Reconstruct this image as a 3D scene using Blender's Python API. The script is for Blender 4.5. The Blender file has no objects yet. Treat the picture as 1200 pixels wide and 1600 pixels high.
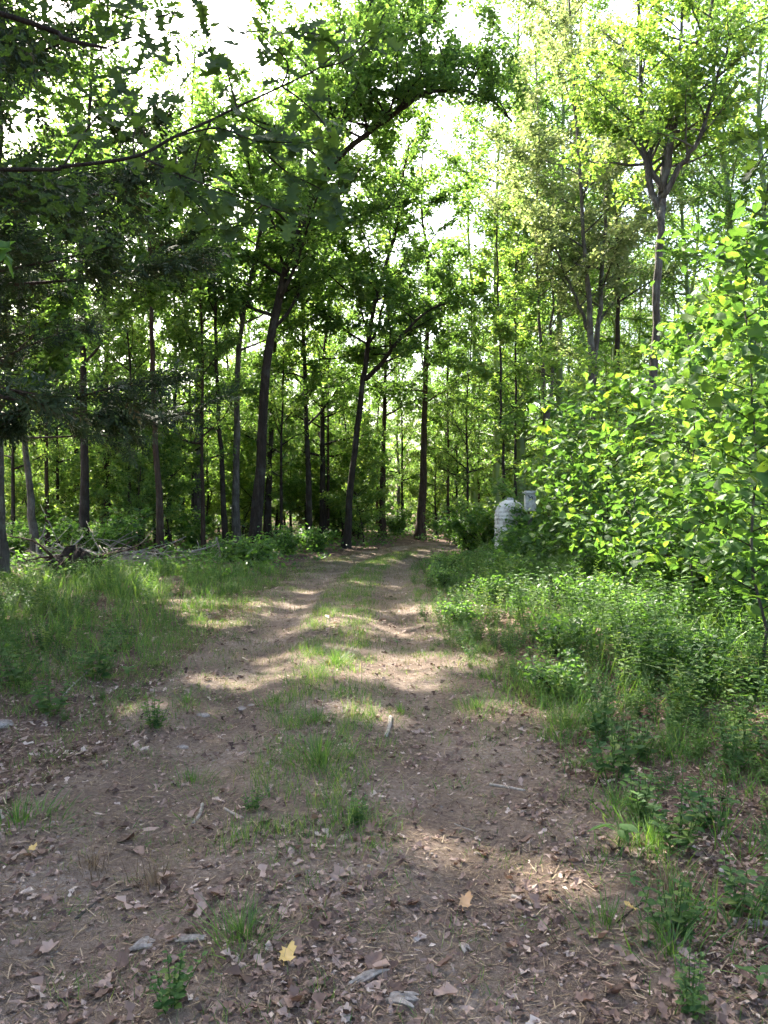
import bpy, math, random
import numpy as np
from mathutils import Vector, Matrix

sc = bpy.context.scene
COL = sc.collection

# ------------------------------------------------------------------ camera
F = 1232.0; CX = 600.0; HY = 780.0; EYE = 1.6       # focal length and horizon row in photo pixels (1200x1600)
cam_d = bpy.data.cameras.new('camera'); cam = bpy.data.objects.new('camera', cam_d); COL.objects.link(cam)
cam_d.sensor_fit = 'VERTICAL'; cam_d.sensor_height = 24.0; cam_d.lens = 24.0 * F / 1600.0
cam_d.clip_start = 0.05; cam_d.clip_end = 2000.0
cam.location = (0, 0, EYE)
cam.rotation_euler = (math.radians(90) - math.atan((800 - HY) / F), 0, 0)
sc.camera = cam

# ------------------------------------------------------------------ light
SUN_AZ = math.radians(-34)      # measured from the view direction, negative = to the left
SUN_EL = math.radians(45)
world = bpy.data.worlds.new('World'); sc.world = world; world.use_nodes = True
wn = world.node_tree.nodes; wl = world.node_tree.links
bgn = wn['Background']; sky = wn.new('ShaderNodeTexSky'); sky.sky_type = 'NISHITA'; sky.sun_disc = False
sky.sun_elevation = SUN_EL; sky.sun_rotation = SUN_AZ; sky.air_density = .9; sky.dust_density = 5.0; sky.ozone_density = 1.0
wl.new(sky.outputs[0], bgn.inputs[0]); bgn.inputs[1].default_value = 0.135
sun_d = bpy.data.lights.new('sun', 'SUN'); sun_d.energy = 5.0; sun_d.angle = math.radians(0.55); sun_d.color = (1.0, 0.93, 0.80)
sun = bpy.data.objects.new('sun', sun_d); COL.objects.link(sun)
sdir = Vector((math.sin(SUN_AZ) * math.cos(SUN_EL), math.cos(SUN_AZ) * math.cos(SUN_EL), math.sin(SUN_EL)))
sun.rotation_euler = sdir.to_track_quat('Z', 'Y').to_euler(); sun.location = sdir * 60
sc.view_settings.view_transform = 'Standard'; sc.view_settings.look = 'None'
sc.view_settings.gamma = 1.0; sc.view_settings.exposure = 2.8
sc.render.engine = 'CYCLES'
cy = sc.cycles
cy.use_adaptive_sampling = True; cy.adaptive_threshold = .03; cy.max_bounces = 5; cy.diffuse_bounces = 4; cy.glossy_bounces = 2; cy.transmission_bounces = 4; cy.transparent_max_bounces = 4
cy.caustics_reflective = False; cy.caustics_refractive = False; cy.sample_clamp_indirect = 6.0
cy.use_denoising = True

rng = np.random.default_rng(11)
random.seed(5)

# ------------------------------------------------------------------ helpers
PITCH = math.atan((800 - HY) / F)
def P(px, py, depth):
    """point seen at photo pixel (px, py) whose distance along +Y is depth"""
    x = (px - CX) / F; y = (800 - py) / F
    d = np.array([x, math.cos(PITCH) + y * math.sin(PITCH), y * math.cos(PITCH) - math.sin(PITCH)])
    return np.array([0, 0, EYE]) + d * (depth / d[1])
def sstep(a, b, x):
    t = np.clip((x - a) / (b - a), 0, 1); return t * t * (3 - 2 * t)

TR = np.array([(-.2, -8), (-.2, -3), (-.25, 0), (-.36, 5), (-.56, 9), (-.62, 13), (-.35, 20), (.7, 26), (2.4, 30.5), (6, 34), (12, 37), (22, 39)], float)
def _dense(poly, step=.2):
    seg = np.linalg.norm(np.diff(poly, axis=0), axis=1); s = np.concatenate([[0], np.cumsum(seg)])
    u = np.arange(0, s[-1], step)
    pts = np.stack([np.interp(u, s, poly[:, k]) for k in range(poly.shape[1])], 1)
    ker = np.ones(15) / 15
    for k in range(poly.shape[1]):
        p = np.concatenate([np.full(7, pts[0, k]), pts[:, k], np.full(7, pts[-1, k])]); pts[:, k] = np.convolve(p, ker, 'valid')
    return pts
TRD = _dense(TR)
TRN = np.gradient(TRD, axis=0); TRN /= np.linalg.norm(TRN, axis=1)[:, None]
def track_d(x, y):
    """signed distance to the track's centre line, positive on its right"""
    x = np.atleast_1d(np.asarray(x, float)); y = np.atleast_1d(np.asarray(y, float)); out = np.empty(x.size)
    for a in range(0, x.size, 20000):
        dx = x.ravel()[a:a + 20000, None] - TRD[None, :, 0]; dy = y.ravel()[a:a + 20000, None] - TRD[None, :, 1]
        i = np.argmin(dx * dx + dy * dy, 1); r = np.arange(i.size)
        ddx, ddy = dx[r, i], dy[r, i]
        out[a:a + 20000] = np.sqrt(ddx ** 2 + ddy ** 2) * np.sign(ddx * TRN[i, 1] - ddy * TRN[i, 0])
    return out.reshape(x.shape)
_nz = [(rng.uniform(0, 6.28), rng.uniform(0, 6.28)) for _ in range(40)]
def noise2(x, y, wl, n=6, o=0):
    s = 0
    for k in range(n):
        a, p = _nz[(o + k) % 40]; w = 6.283 / (wl * (0.7 + .12 * k)); s = s + np.sin((x * math.cos(a) + y * math.sin(a)) * w + p)
    return s / n
def height(x, y, d=None):
    x = np.asarray(x, float); y = np.asarray(y, float)
    if d is None: d = track_d(x, y)
    a = np.abs(d)
    z = (.006 + .014 * sstep(1.2, 2.0, a)) * noise2(x, y, .9) + .007 * noise2(x, y, .35, o=9) + (.022 + .03 * sstep(1.2, 2.5, a)) * noise2(x, y, 3.5, o=17)
    z = z + .07 * sstep(1.5, 4, a) + .22 * sstep(3, 14, a) * noise2(x, y, 14, o=25) - .16 * sstep(11, 28, y)
    z = z - .06 * np.exp(-((a - .78) / .3) ** 2) + .02 * np.exp(-(a / .4) ** 2)
    return z - 0.02
def H(x, y): return float(height(np.array([x]), np.array([y]))[0])

def to_track(y, d): return np.interp(y, TRD[:, 1], TRD[:, 0]) + d
class Geo:
    def __init__(s): s.v = []; s.f = {}; s.t = []; s.n = 0
    def add(s, v, faces, tint=None):
        v = np.asarray(v, float).reshape(-1, 3)
        for f in faces:
            f = np.asarray(f, int)
            if f.size: s.f.setdefault(f.shape[1], []).append(f + s.n)
        s.v.append(v); s.t.append(np.full(len(v), .5) if tint is None else np.broadcast_to(tint, (len(v),)).astype(float)); s.n += len(v)
    def mesh(s, name, mat, smooth=True):
        v = np.concatenate(s.v); t = np.concatenate(s.t)
        me = bpy.data.meshes.new(name); me.vertices.add(len(v)); me.vertices.foreach_set('co', v.astype(np.float32).ravel())
        li, ls, lt = [], [], []; off = 0
        for k, fs in s.f.items():
            f = np.concatenate(fs); li.append(f.ravel()); ls.append(off + np.arange(len(f)) * k); lt.append(np.full(len(f), k)); off += f.size
        li = np.concatenate(li); ls = np.concatenate(ls); lt = np.concatenate(lt)
        me.loops.add(len(li)); me.loops.foreach_set('vertex_index', li.astype(np.int32))
        me.polygons.add(len(ls)); me.polygons.foreach_set('loop_start', ls.astype(np.int32)); me.polygons.foreach_set('loop_total', lt.astype(np.int32))
        me.polygons.foreach_set('use_smooth', np.full(len(ls), bool(smooth)))
        at = me.attributes.new('tint', 'FLOAT', 'POINT'); at.data.foreach_set('value', t.astype(np.float32))
        me.update(calc_edges=True); me.materials.append(mat)
        return me
def link(name, me, parent=None, loc=None, rz=0, scale=1):
    o = bpy.data.objects.new(name, me); COL.objects.link(o)
    if loc is not None: o.location = loc
    if rz: o.rotation_euler = (0, 0, rz)
    if scale != 1: o.scale = (scale, scale, scale) if np.isscalar(scale) else scale
    if parent is not None: o.parent = parent
    return o
def tag(o, label=None, cat=None, group=None, kind=None):
    if label: o['label'] = label
    if cat: o['category'] = cat
    if group: o['group'] = group
    if kind: o['kind'] = kind
    return o
def empty(name, loc, label, cat, group=None, rz=0, scale=1):
    o = link(name, None, None, loc, rz, scale); o.empty_display_size = .2
    return tag(o, label, cat, group)
def stuff(o): o['kind'] = 'stuff'; return o

def unit(v): return v / (np.linalg.norm(v, axis=-1, keepdims=True) + 1e-9)
def frames(direction, up):
    """matrices whose columns are (side, direction, normal)"""
    y = unit(direction); x = unit(np.cross(y, up)); z = np.cross(x, y)
    return np.stack([x, y, z], -1)
def scatter(g, pv, pf, mats, locs, scale, tint):
    """many copies of a small shape, joined"""
    pv = np.asarray(pv, float); n, m = len(locs), len(pv)
    if n == 0: return
    sc_ = np.asarray(scale, float)
    sc_ = sc_[:, None, None] if sc_.ndim == 1 else sc_[:, None, :]
    v = np.einsum('nij,nmj->nmi', mats, pv[None] * sc_) + np.asarray(locs)[:, None, :]
    off = (np.arange(n) * m)[:, None, None]
    g.add(v.reshape(-1, 3), [(np.asarray(f)[None] + off).reshape(-1, np.asarray(f).shape[1]) for f in pf], np.repeat(tint, m))
def yawmats(r, n, tilt=.2):
    a = r.uniform(0, 6.283, n); up = np.stack([r.normal(0, tilt, n), r.normal(0, tilt, n), np.ones(n)], 1)
    return frames(np.stack([np.cos(a), np.sin(a), r.normal(0, tilt, n)], 1), unit(up))
def tube(g, path, rad, k=6, tint=.5, rough=0, r=rng, cap=True):
    path = np.asarray(path, float); n = len(path); rad = np.broadcast_to(rad, (n,))
    t = unit(np.gradient(path, axis=0)); ref = np.array([1., 0, 0]) if abs(t[0][0]) < .8 else np.array([0, 1., 0])
    a = np.arange(k) * 6.2832 / k; rows = []
    u = unit(np.cross(t[0], ref))
    for i in range(n):
        u = unit(u - t[i] * np.dot(u, t[i])); w = np.cross(t[i], u)
        rr = rad[i] * (1 + (rough * r.normal(0, 1, k) if rough else 0))
        rows.append(path[i] + (np.cos(a) * rr)[:, None] * u + (np.sin(a) * rr)[:, None] * w)
    v = np.concatenate(rows); j = np.arange(k)
    q = np.concatenate([np.stack([i * k + j, i * k + (j + 1) % k, (i + 1) * k + (j + 1) % k, (i + 1) * k + j], 1) for i in range(n - 1)])
    fs = [q]
    if cap: fs.append(np.array([list(range(k))[::-1], [(n - 1) * k + x for x in range(k)]]))
    g.add(v, fs, tint)
def cones(g, a, b, ra, rb, tint=.5):
    """many straight three-sided twigs"""
    n = len(a)
    if n == 0: return
    d = unit(b - a); ref = np.where(np.abs(d[:, 2:3]) < .8, np.array([[0, 0, 1.]]), np.array([[1., 0, 0]])); u = unit(np.cross(d, ref)); w = np.cross(d, u)
    ang = np.arange(3) * 2.0944
    ring = np.cos(ang)[None, :, None] * u[:, None] + np.sin(ang)[None, :, None] * w[:, None]
    v = np.concatenate([a[:, None] + ring * np.reshape(ra, (-1, 1, 1)), b[:, None] + ring * np.reshape(rb, (-1, 1, 1))], 1).reshape(-1, 3)
    o = (np.arange(n) * 6)[:, None, None]; f = np.array([[0, 1, 4, 3], [1, 2, 5, 4], [2, 0, 3, 5]])[None]
    g.add(v, [(f + o).reshape(-1, 4)], tint)
def smooth_path(pts, n):
    pts = np.asarray(pts, float); m = len(pts); out = []
    tt = np.linspace(0, m - 1, n)
    for t in tt:
        i = min(int(t), m - 2); f = t - i
        p0 = pts[max(i - 1, 0)]; p1 = pts[i]; p2 = pts[i + 1]; p3 = pts[min(i + 2, m - 1)]
        out.append(.5 * (2 * p1 + (p2 - p0) * f + (2 * p0 - 5 * p1 + 4 * p2 - p3) * f * f + (3 * p1 - p0 - 3 * p2 + p3) * f ** 3))
    return np.array(out)

# ------------------------------------------------------------------ materials
def new_mat(name):
    m = bpy.data.materials.new(name); m.use_nodes = True; nt = m.node_tree; b = nt.nodes['Principled BSDF']
    return m, nt, b
def ramp(nt, fac, stops):
    r = nt.nodes.new('ShaderNodeValToRGB'); e = r.color_ramp.elements
    while len(e) < len(stops): e.new(.5)
    for el, (p, c) in zip(e, stops): el.position = p; el.color = (*c, 1)
    nt.links.new(fac, r.inputs[0]); return r.outputs[0]
def nz(nt, scale, detail=5, rough=.6, vec=None, mul=None):
    n = nt.nodes.new('ShaderNodeTexNoise'); n.inputs['Scale'].default_value = scale; n.inputs['Detail'].default_value = detail; n.inputs['Roughness'].default_value = rough
    if vec is None:
        vec = nt.nodes.new('ShaderNodeTexCoord').outputs['Object']
    if mul:
        mp = nt.nodes.new('ShaderNodeMapping'); mp.inputs['Scale'].default_value = mul; nt.links.new(vec, mp.inputs[0]); vec = mp.outputs[0]
    nt.links.new(vec, n.inputs['Vector']); return n.outputs['Fac']
def bump(nt, b, h, strength, dist):
    n = nt.nodes.new('ShaderNodeBump'); n.inputs['Strength'].default_value = strength; n.inputs['Distance'].default_value = dist
    nt.links.new(h, n.inputs['Height']); nt.links.new(n.outputs[0], b.inputs['Normal'])
def leaf_mat(name, stops, tr, mix=.45, rough=.45, spec=.45, obj_random=False):
    m, nt, b = new_mat(name)
    if obj_random: fac = nt.nodes.new('ShaderNodeObjectInfo').outputs['Random']
    else:
        a = nt.nodes.new('ShaderNodeAttribute'); a.attribute_name = 'tint'; fac = a.outputs['Fac']
    c = ramp(nt, fac, stops); nt.links.new(c, b.inputs['Base Color'])
    b.inputs['Roughness'].default_value = rough; b.inputs['Specular IOR Level'].default_value = spec
    t = nt.nodes.new('ShaderNodeBsdfTranslucent')
    mm = nt.nodes.new('ShaderNodeMix'); mm.data_type = 'RGBA'; mm.blend_type = 'MULTIPLY'; mm.inputs[0].default_value = 1
    nt.links.new(c, mm.inputs[6]); mm.inputs[7].default_value = (*tr, 1); nt.links.new(mm.outputs[2], t.inputs['Color'])
    mx = nt.nodes.new('ShaderNodeMixShader'); mx.inputs[0].default_value = mix
    nt.links.new(b.outputs[0], mx.inputs[1]); nt.links.new(t.outputs[0], mx.inputs[2])
    nt.links.new(mx.outputs[0], nt.nodes['Material Output'].inputs[0]); return m
G_OAK = [(0, (.045, .085, .032)), (.5, (.066, .122, .040)), (.85, (.095, .160, .050)), (1, (.14, .20, .07))]
G_DARK = [(0, (.028, .055, .020)), (.6, (.042, .080, .026)), (1, (.065, .11, .03))]
G_LIME = [(0, (.065, .12, .038)), (.5, (.092, .165, .046)), (.8, (.13, .20, .055)), (1, (.20, .25, .08))]
M_OAK = leaf_mat('oak_foliage', G_OAK, (2.5, 2.55, 1.1), mix=.55)
M_LIME = leaf_mat('light_foliage', G_LIME, (2.35, 2.3, 1.0), mix=.52)
M_SUNLIT = leaf_mat('sunlit_tone_foliage', [(0, (.085, .128, .058)), (.5, (.125, .172, .08)), (.85, (.18, .22, .115)), (1, (.27, .30, .19))], (2.2, 2.1, 1.25), mix=.5, rough=.38, spec=.6)  # paler crown foliage: strong sun and overexposure put into the leaf colour
M_SHRUB = leaf_mat('shrub_foliage', [(0, (.04, .085, .03)), (.5, (.06, .12, .035)), (1, (.10, .17, .045))], (2.3, 2.5, 1.0), mix=.52)
M_CEDAR = leaf_mat('cedar_foliage', [(0, (.020, .038, .016)), (.7, (.034, .055, .020)), (.96, (.05, .07, .024)), (1, (.075, .065, .030))], (1.2, 1.3, .9), mix=.25, rough=.6, spec=.25)
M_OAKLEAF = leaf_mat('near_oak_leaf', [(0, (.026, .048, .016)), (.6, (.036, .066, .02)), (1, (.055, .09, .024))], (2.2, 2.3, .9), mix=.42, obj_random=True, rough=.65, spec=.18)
M_SYCLEAF = leaf_mat('sycamore_leaf', [(0, (.04, .092, .03)), (.6, (.065, .135, .036)), (1, (.12, .19, .038))], (2.3, 2.2, .8), mix=.48, obj_random=True, rough=.55, spec=.25)
M_SAP = leaf_mat('sapling_foliage', [(0, (.035, .078, .026)), (.6, (.055, .115, .034)), (1, (.10, .165, .04))], (2.2, 2.2, .9), mix=.48, rough=.6, spec=.2)
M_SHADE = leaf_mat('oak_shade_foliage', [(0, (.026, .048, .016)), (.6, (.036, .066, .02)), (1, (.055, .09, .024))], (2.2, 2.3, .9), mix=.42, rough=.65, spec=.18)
M_WEED = leaf_mat('weed_leaf', [(0, (.030, .068, .022)), (.5, (.052, .108, .030)), (.85, (.085, .15, .038)), (1, (.13, .18, .05))], (1.9, 2.0, .9), mix=.4, rough=.6, spec=.2)
M_GRASS = leaf_mat('grass_blade', [(0, (.040, .085, .028)), (.5, (.068, .135, .034)), (.82, (.125, .19, .046)), (.97, (.20, .22, .08)), (1, (.35, .29, .16))], (1.9, 2.0, .8), mix=.42, rough=.5, spec=.35)
M_MOSS = leaf_mat('moss_grass', [(0, (.06, .085, .03)), (.5, (.11, .125, .045)), (.8, (.16, .15, .065)), (1, (.24, .19, .10))], (1.3, 1.3, .8), mix=.3, rough=.6, spec=.25)
M_DRYGRASS = leaf_mat('dry_grass', [(0, (.10, .070, .045)), (.45, (.18, .13, .085)), (.8, (.28, .21, .135)), (1, (.40, .32, .22))], (1.1, 1.0, .8), mix=.25, rough=.7, spec=.2)
DEAD = [(0, (.05, .030, .023)), (.25, (.125, .078, .058)), (.6, (.22, .148, .115)), (.88, (.34, .25, .20)), (1, (.50, .41, .34))]
M_DEAD = leaf_mat('dead_leaf', DEAD, (1.1, .9, .7), mix=.18, rough=.65, spec=.3)
M_DEADOBJ = leaf_mat('dead_leaf_single', DEAD, (1.1, .9, .7), mix=.18, rough=.65, spec=.3, obj_random=True)
M_YELLOW = leaf_mat('yellow_leaf', [(0, (.48, .33, .10)), (1, (.52, .36, .12))], (1, .9, .6), mix=.25, obj_random=True)
M_TAN = leaf_mat('tan_leaf', [(0, (.42, .25, .12)), (1, (.45, .27, .13))], (1, .9, .6), mix=.2, obj_random=True)
def bark_mat(name, c0, c1, c2, sc_=1.0, lichen=.0, deep=.09):
    m, nt, b = new_mat(name)
    n1 = nz(nt, 11 * sc_, 7, .75, mul=(1, 1, .2)); n2 = nz(nt, 2.2, 4, .6)
    c = ramp(nt, n1, [(.3, c0), (.52, c1), (.72, c2)])
    mm = nt.nodes.new('ShaderNodeMix'); mm.data_type = 'RGBA'; mm.inputs[6].default_value = (*c1, 1)
    l = ramp(nt, n2, [(.5, (0, 0, 0)), (.68, (lichen,) * 3)])
    nt.links.new(l, mm.inputs[0]); nt.links.new(c, mm.inputs[6]); mm.inputs[7].default_value = (.23, .25, .21, 1)
    nt.links.new(mm.outputs[2], b.inputs['Base Color']); b.inputs['Roughness'].default_value = .9; b.inputs['Specular IOR Level'].default_value = .2
    bump(nt, b, n1, 1.0, deep); return m
M_BARK = bark_mat('oak_bark', (.010, .0075, .0055), (.030, .022, .016), (.065, .050, .038), lichen=.12)
M_BARKG = bark_mat('grey_bark', (.028, .024, .019), (.085, .074, .060), (.20, .18, .15), lichen=.4)
M_BARKR = bark_mat('brown_bark', (.018, .0115, .008), (.055, .035, .024), (.11, .073, .05), lichen=.1)
M_DEADWOOD = bark_mat('bleached_dead_wood', (.13, .11, .09), (.27, .24, .20), (.42, .38, .33), 2, deep=.02)
M_ROT = bark_mat('rotten_pale_wood', (.13, .105, .082), (.27, .225, .185), (.42, .37, .31), 3, deep=.006)
M_SOIL = bark_mat('root_soil', (.012, .009, .007), (.03, .022, .017), (.055, .04, .03), 1)
def earth_mat(name, stops, fine, wet=.0):
    m, nt, b = new_mat(name)
    n1 = nz(nt, 1.1, 5, .6); n2 = nz(nt, fine, 8, .75); n3 = nz(nt, fine * 4.5, 3, .6)
    ad = nt.nodes.new('ShaderNodeMath'); ad.operation = 'MULTIPLY_ADD'; ad.inputs[1].default_value = .45
    nt.links.new(n1, ad.inputs[0]); 
    m2 = nt.nodes.new('ShaderNodeMath'); m2.operation = 'MULTIPLY'; m2.inputs[1].default_value = .55; nt.links.new(n2, m2.inputs[0]); nt.links.new(m2.outputs[0], ad.inputs[2])
    c = ramp(nt, ad.outputs[0], stops); nt.links.new(c, b.inputs['Base Color']); b.inputs['Roughness'].default_value = .95; b.inputs['Specular IOR Level'].default_value = .15
    a2 = nt.nodes.new('ShaderNodeMath'); nt.links.new(n2, a2.inputs[0]); nt.links.new(n3, a2.inputs[1]); bump(nt, b, a2.outputs[0], 1.0, .035); return m
M_GROUND = earth_mat('forest_floor', [(.36, (.05, .031, .023)), (.46, (.105, .068, .05)), (.54, (.165, .11, .082)), (.64, (.25, .18, .135))], 26)
M_TRACK = earth_mat('packed_dirt', [(.36, (.09, .064, .048)), (.46, (.168, .123, .095)), (.54, (.235, .18, .142)), (.64, (.36, .295, .24))], 34)
M_STONE = earth_mat('pale_stone', [(.4, (.17, .14, .12)), (.5, (.30, .26, .23)), (.62, (.42, .38, .34))], 14)
def paint_mat(name, c, dirt, rough=.5):
    m, nt, b = new_mat(name); n = nz(nt, 6, 6, .7)
    nt.links.new(ramp(nt, n, [(.35, dirt), (.55, c)]), b.inputs['Base Color']); b.inputs['Roughness'].default_value = rough; return m
M_WHITE = paint_mat('weathered_white', (.62, .61, .58), (.26, .24, .20), .7)
M_MARK = paint_mat('dark_marking', (.05, .07, .09), (.03, .04, .05))
M_SKYB = paint_mat('dark_recess', (.03, .03, .03), (.02, .02, .02))

# ------------------------------------------------------------------ ground
def grid_mesh(name, xs, ys, zf, mat):
    X, Y = np.meshgrid(xs, ys); Z = zf(X, Y); nx, ny = len(xs), len(ys)
    g = Geo(); i = np.arange(nx * ny).reshape(ny, nx)
    g.add(np.stack([X, Y, Z], -1).reshape(-1, 3), [np.stack([i[:-1, :-1], i[:-1, 1:], i[1:, 1:], i[1:, :-1]], -1).reshape(-1, 4)])
    return g.mesh(name, mat)
def track_edge(x, y): return 1.45 + .25 * noise2(x, y, 1.7, o=5) + .12 * noise2(x, y, .5, o=30)
def ground_z(X, Y):
    d = track_d(X, Y); return height(X, Y, d) - .10 * sstep(1.75, .9, np.abs(d))
xs = np.concatenate([np.geomspace(160, 26, 12)[:-1] * -1, np.arange(-26, -7, .5), np.arange(-7, 7, .16), np.arange(7, 26, .6), np.geomspace(26, 160, 12)])
ys = np.concatenate([np.arange(-40, -6, 3), np.arange(-6, 16, .2), np.arange(16, 45, .35), np.geomspace(45, 300, 22)])
ground = link('ground', grid_mesh('ground', xs, ys, ground_z, M_GROUND)); tag(ground, kind='structure', label='leaf-strewn brown forest floor')
g = Geo(); s_i = np.arange(8, len(TRD), 1); us = np.linspace(-1.9, 1.9, 46)
nrm = np.stack([TRN[:, 1], -TRN[:, 0]], 1)
base = np.concatenate([np.stack([np.interp(np.arange(s_i[0], s_i[-1], .5), s_i, A[s_i]) for A in (TRD[:, 0], TRD[:, 1], nrm[:, 0], nrm[:, 1])], 1)])
TXY = base[:, None, :2] + base[:, None, 2:] * us[None, :, None]
d_ = np.broadcast_to(us[None, :], TXY.shape[:2]); hz = height(TXY[..., 0], TXY[..., 1], d_)
hz = hz + .004 - .16 * sstep(0, .45, np.abs(d_) - track_edge(TXY[..., 0], TXY[..., 1]))
i = np.arange(hz.size).reshape(hz.shape)
g.add(np.concatenate([TXY, hz[..., None]], -1).reshape(-1, 3), [np.stack([i[:-1, :-1], i[:-1, 1:], i[1:, 1:], i[1:, :-1]], -1).reshape(-1, 4)])
tag(link('dirt_track', g.mesh('dirt_track', M_TRACK)), kind='structure', label='rutted dirt track with a grassy centre strip')

# ------------------------------------------------------------------ leaf and plant shapes
DIAMOND = (np.array([[0, 0, 0], [-.30, .45, .10], [0, 1, -.05], [.30, .45, .10]]), [np.array([[0, 3, 2], [0, 2, 1]])])
OVAL = (np.array([[0, 0, 0], [-.24, .25, .07], [-.27, .6, .05], [0, 1, -.10], [.27, .6, .05], [.24, .25, .07], [0, .5, 0]]),
        [np.array([[0, 5, 6], [5, 4, 6], [4, 3, 6], [3, 2, 6], [2, 1, 6], [1, 0, 6]])])
def lobed(outline, curl=.15, fold=.12, wave=.0):
    """outline: right half as (x, y) from stalk to tip; the left half mirrors it. Fan triangles to the midrib"""
    o = np.array(outline); n = len(o); mid = np.stack([np.zeros(n), o[:, 1]], 1)
    def lift(p): return np.stack([p[:, 0], p[:, 1], fold * np.abs(p[:, 0]) - curl * p[:, 1] ** 2 + wave * np.sin(p[:, 0] * 9 + p[:, 1] * 7)], 1)
    v = np.concatenate([lift(mid), lift(o), lift(o * [-1, 1])]); f = []
    for k in range(n - 1):
        f.append([k, n + k, n + k + 1, k + 1]); f.append([k + 1, 2 * n + k + 1, 2 * n + k, k])
    return v, [np.array(f)]
OAK_OUT = [(.012, 0), (.012, .16), (.10, .22), (.24, .20), (.13, .33), (.11, .40), (.40, .46), (.16, .56), (.12, .63), (.34, .78), (.13, .80), (.16, .92), (.0, 1.0)]
SYC_OUT = [(.01, 0), (.012, .22), (.30, .13), (.47, .30), (.43, .42), (.52, .60), (.36, .70), (.22, .80), (0, 1.0)]
OAKS = [lobed(OAK_OUT, c, f_, w) for c, f_, w in ((.10, .25, .02), (.3, .1, .05), (-.1, .4, .03))]
def torn(shape, seed, amt=.06):
    r_ = np.random.default_rng(seed); v = shape[0].copy(); v += r_.normal(0, amt, v.shape) * [1, 1, .6]; return v, shape[1]
SCRAP_OUT = [(.02, 0), (.24, .18), (.14, .42), (.32, .62), (0, 1)]
DEAD_OUT = [(.012, 0), (.012, .12), (.12, .22), (.22, .24), (.17, .34), (.17, .40), (.30, .48), (.20, .57), (.18, .64), (.26, .76), (.14, .82), (.12, .92), (.0, 1.0)]
DEADS = [torn(lobed(DEAD_OUT, c, f_, w), 70 + k, .025) for k, (c, f_, w) in enumerate(((.2, .35, .08), (-.3, .25, .10), (.15, -.3, .08), (-.15, .5, .07)))]
DEADS += [torn(lobed(SCRAP_OUT, c, f_, .08), 80 + k, .07) for k, (c, f_) in enumerate(((.3, .3), (-.3, .3), (.1, -.3)))]
SYCS = [torn(lobed(SYC_OUT, c, f_, w), 90 + k, .02) for k, (c, f_, w) in enumerate(((.3, .2, .05), (.05, .45, .06), (.55, .05, .08), (.2, -.25, .06), (-.15, .3, .08)))]
OVALL = [lobed([(.01, 0), (.015, .1), (.17, .28), (.22, .48), (.15, .75), (0, 1)], c, f_, .02) for c, f_ in ((.3, .3), (.1, .15))]
def proto_mesh(name, shape, mat):
    g = Geo(); g.add(shape[0], shape[1]); return g.mesh(name, mat, True)
def blade(bend, w):
    t = np.array([0, .35, .7, 1]); y = bend * t ** 2; z = t - .35 * bend * t ** 3; ww = w * np.array([1, .9, .55, 0])
    v = []
    for k in range(3): v += [[-ww[k], y[k], z[k]], [ww[k], y[k], z[k]]]
    v.append([0, y[3], z[3]]); return np.array(v), [np.array([[0, 1, 3, 2], [2, 3, 5, 4]]), np.array([[4, 5, 6]])]
BLADES = [blade(b_, w_) for b_, w_ in ((.25, .012), (.55, .011), (.9, .010), (.4, .018))]

def ground_px(px, py):
    Y = EYE * F / (py - HY)
    for _ in range(4):
        p = P(px, py, Y); Y = (EYE - H(p[0], Y)) * F / (py - HY)
    p = P(px, py, Y); return np.array([p[0], p[1], H(p[0], p[1])])
# gaps in the crowns through which the sun reaches the ground
OPEN = [(*ground_px(px, py)[:2], a, b, t) for px, py, a, b, t in ((690, 1332, .30, .15, -.35), (790, 1375, .30, .18, -.75), (855, 1398, .15, .08, -.5), (640, 1345, .12, .05, 0), (575, 1118, .2, .12, 0), (250, 1105, .35, .16, .2), (180, 1112, .18, .10, 0), (480, 925, .3, .35, 0), (430, 945, .35, .25, 0), (60, 930, .9, .8, 0), (340, 975, .3, .2, 0), (640, 1030, .12, .1, 0), (1010, 1330, .12, .1, 0))]
def sun_gaps(pts, org):
    if org is None: return np.ones(len(pts), bool)
    w = pts + np.asarray(org); s_ = np.array(sdir); q = w - s_ * (w[:, 2:3] / s_[2]); keep = np.ones(len(pts), bool)
    nzv = .35 * noise2(q[:, 0], q[:, 1], .45, o=2)
    for x0, y0, a, b, t in OPEN:
        dx, dy = q[:, 0] - x0, q[:, 1] - y0; u = (dx * math.cos(t) + dy * math.sin(t)) / (a + .13); v = (-dx * math.sin(t) + dy * math.cos(t)) / (b + .13)
        keep &= ~(u * u + v * v < 1 + nzv)
    return keep
def leaf_cloud(g, r, pts, size, shape=DIAMOND, flat=.75, tint=None, outward=None):
    n = len(pts); a = r.uniform(0, 6.283, n)
    d = np.stack([np.cos(a), np.sin(a), r.normal(-.25, .45, n)], 1)
    if outward is not None: d = d * .8 + outward
    up = unit(np.stack([r.normal(0, flat, n), r.normal(0, flat, n), np.ones(n)], 1))
    s = size * r.uniform(.6, 1.3, n)
    scatter(g, shape[0], shape[1], frames(d, up), pts, s, r.uniform(0, 1, n) if tint is None else tint)

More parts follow.
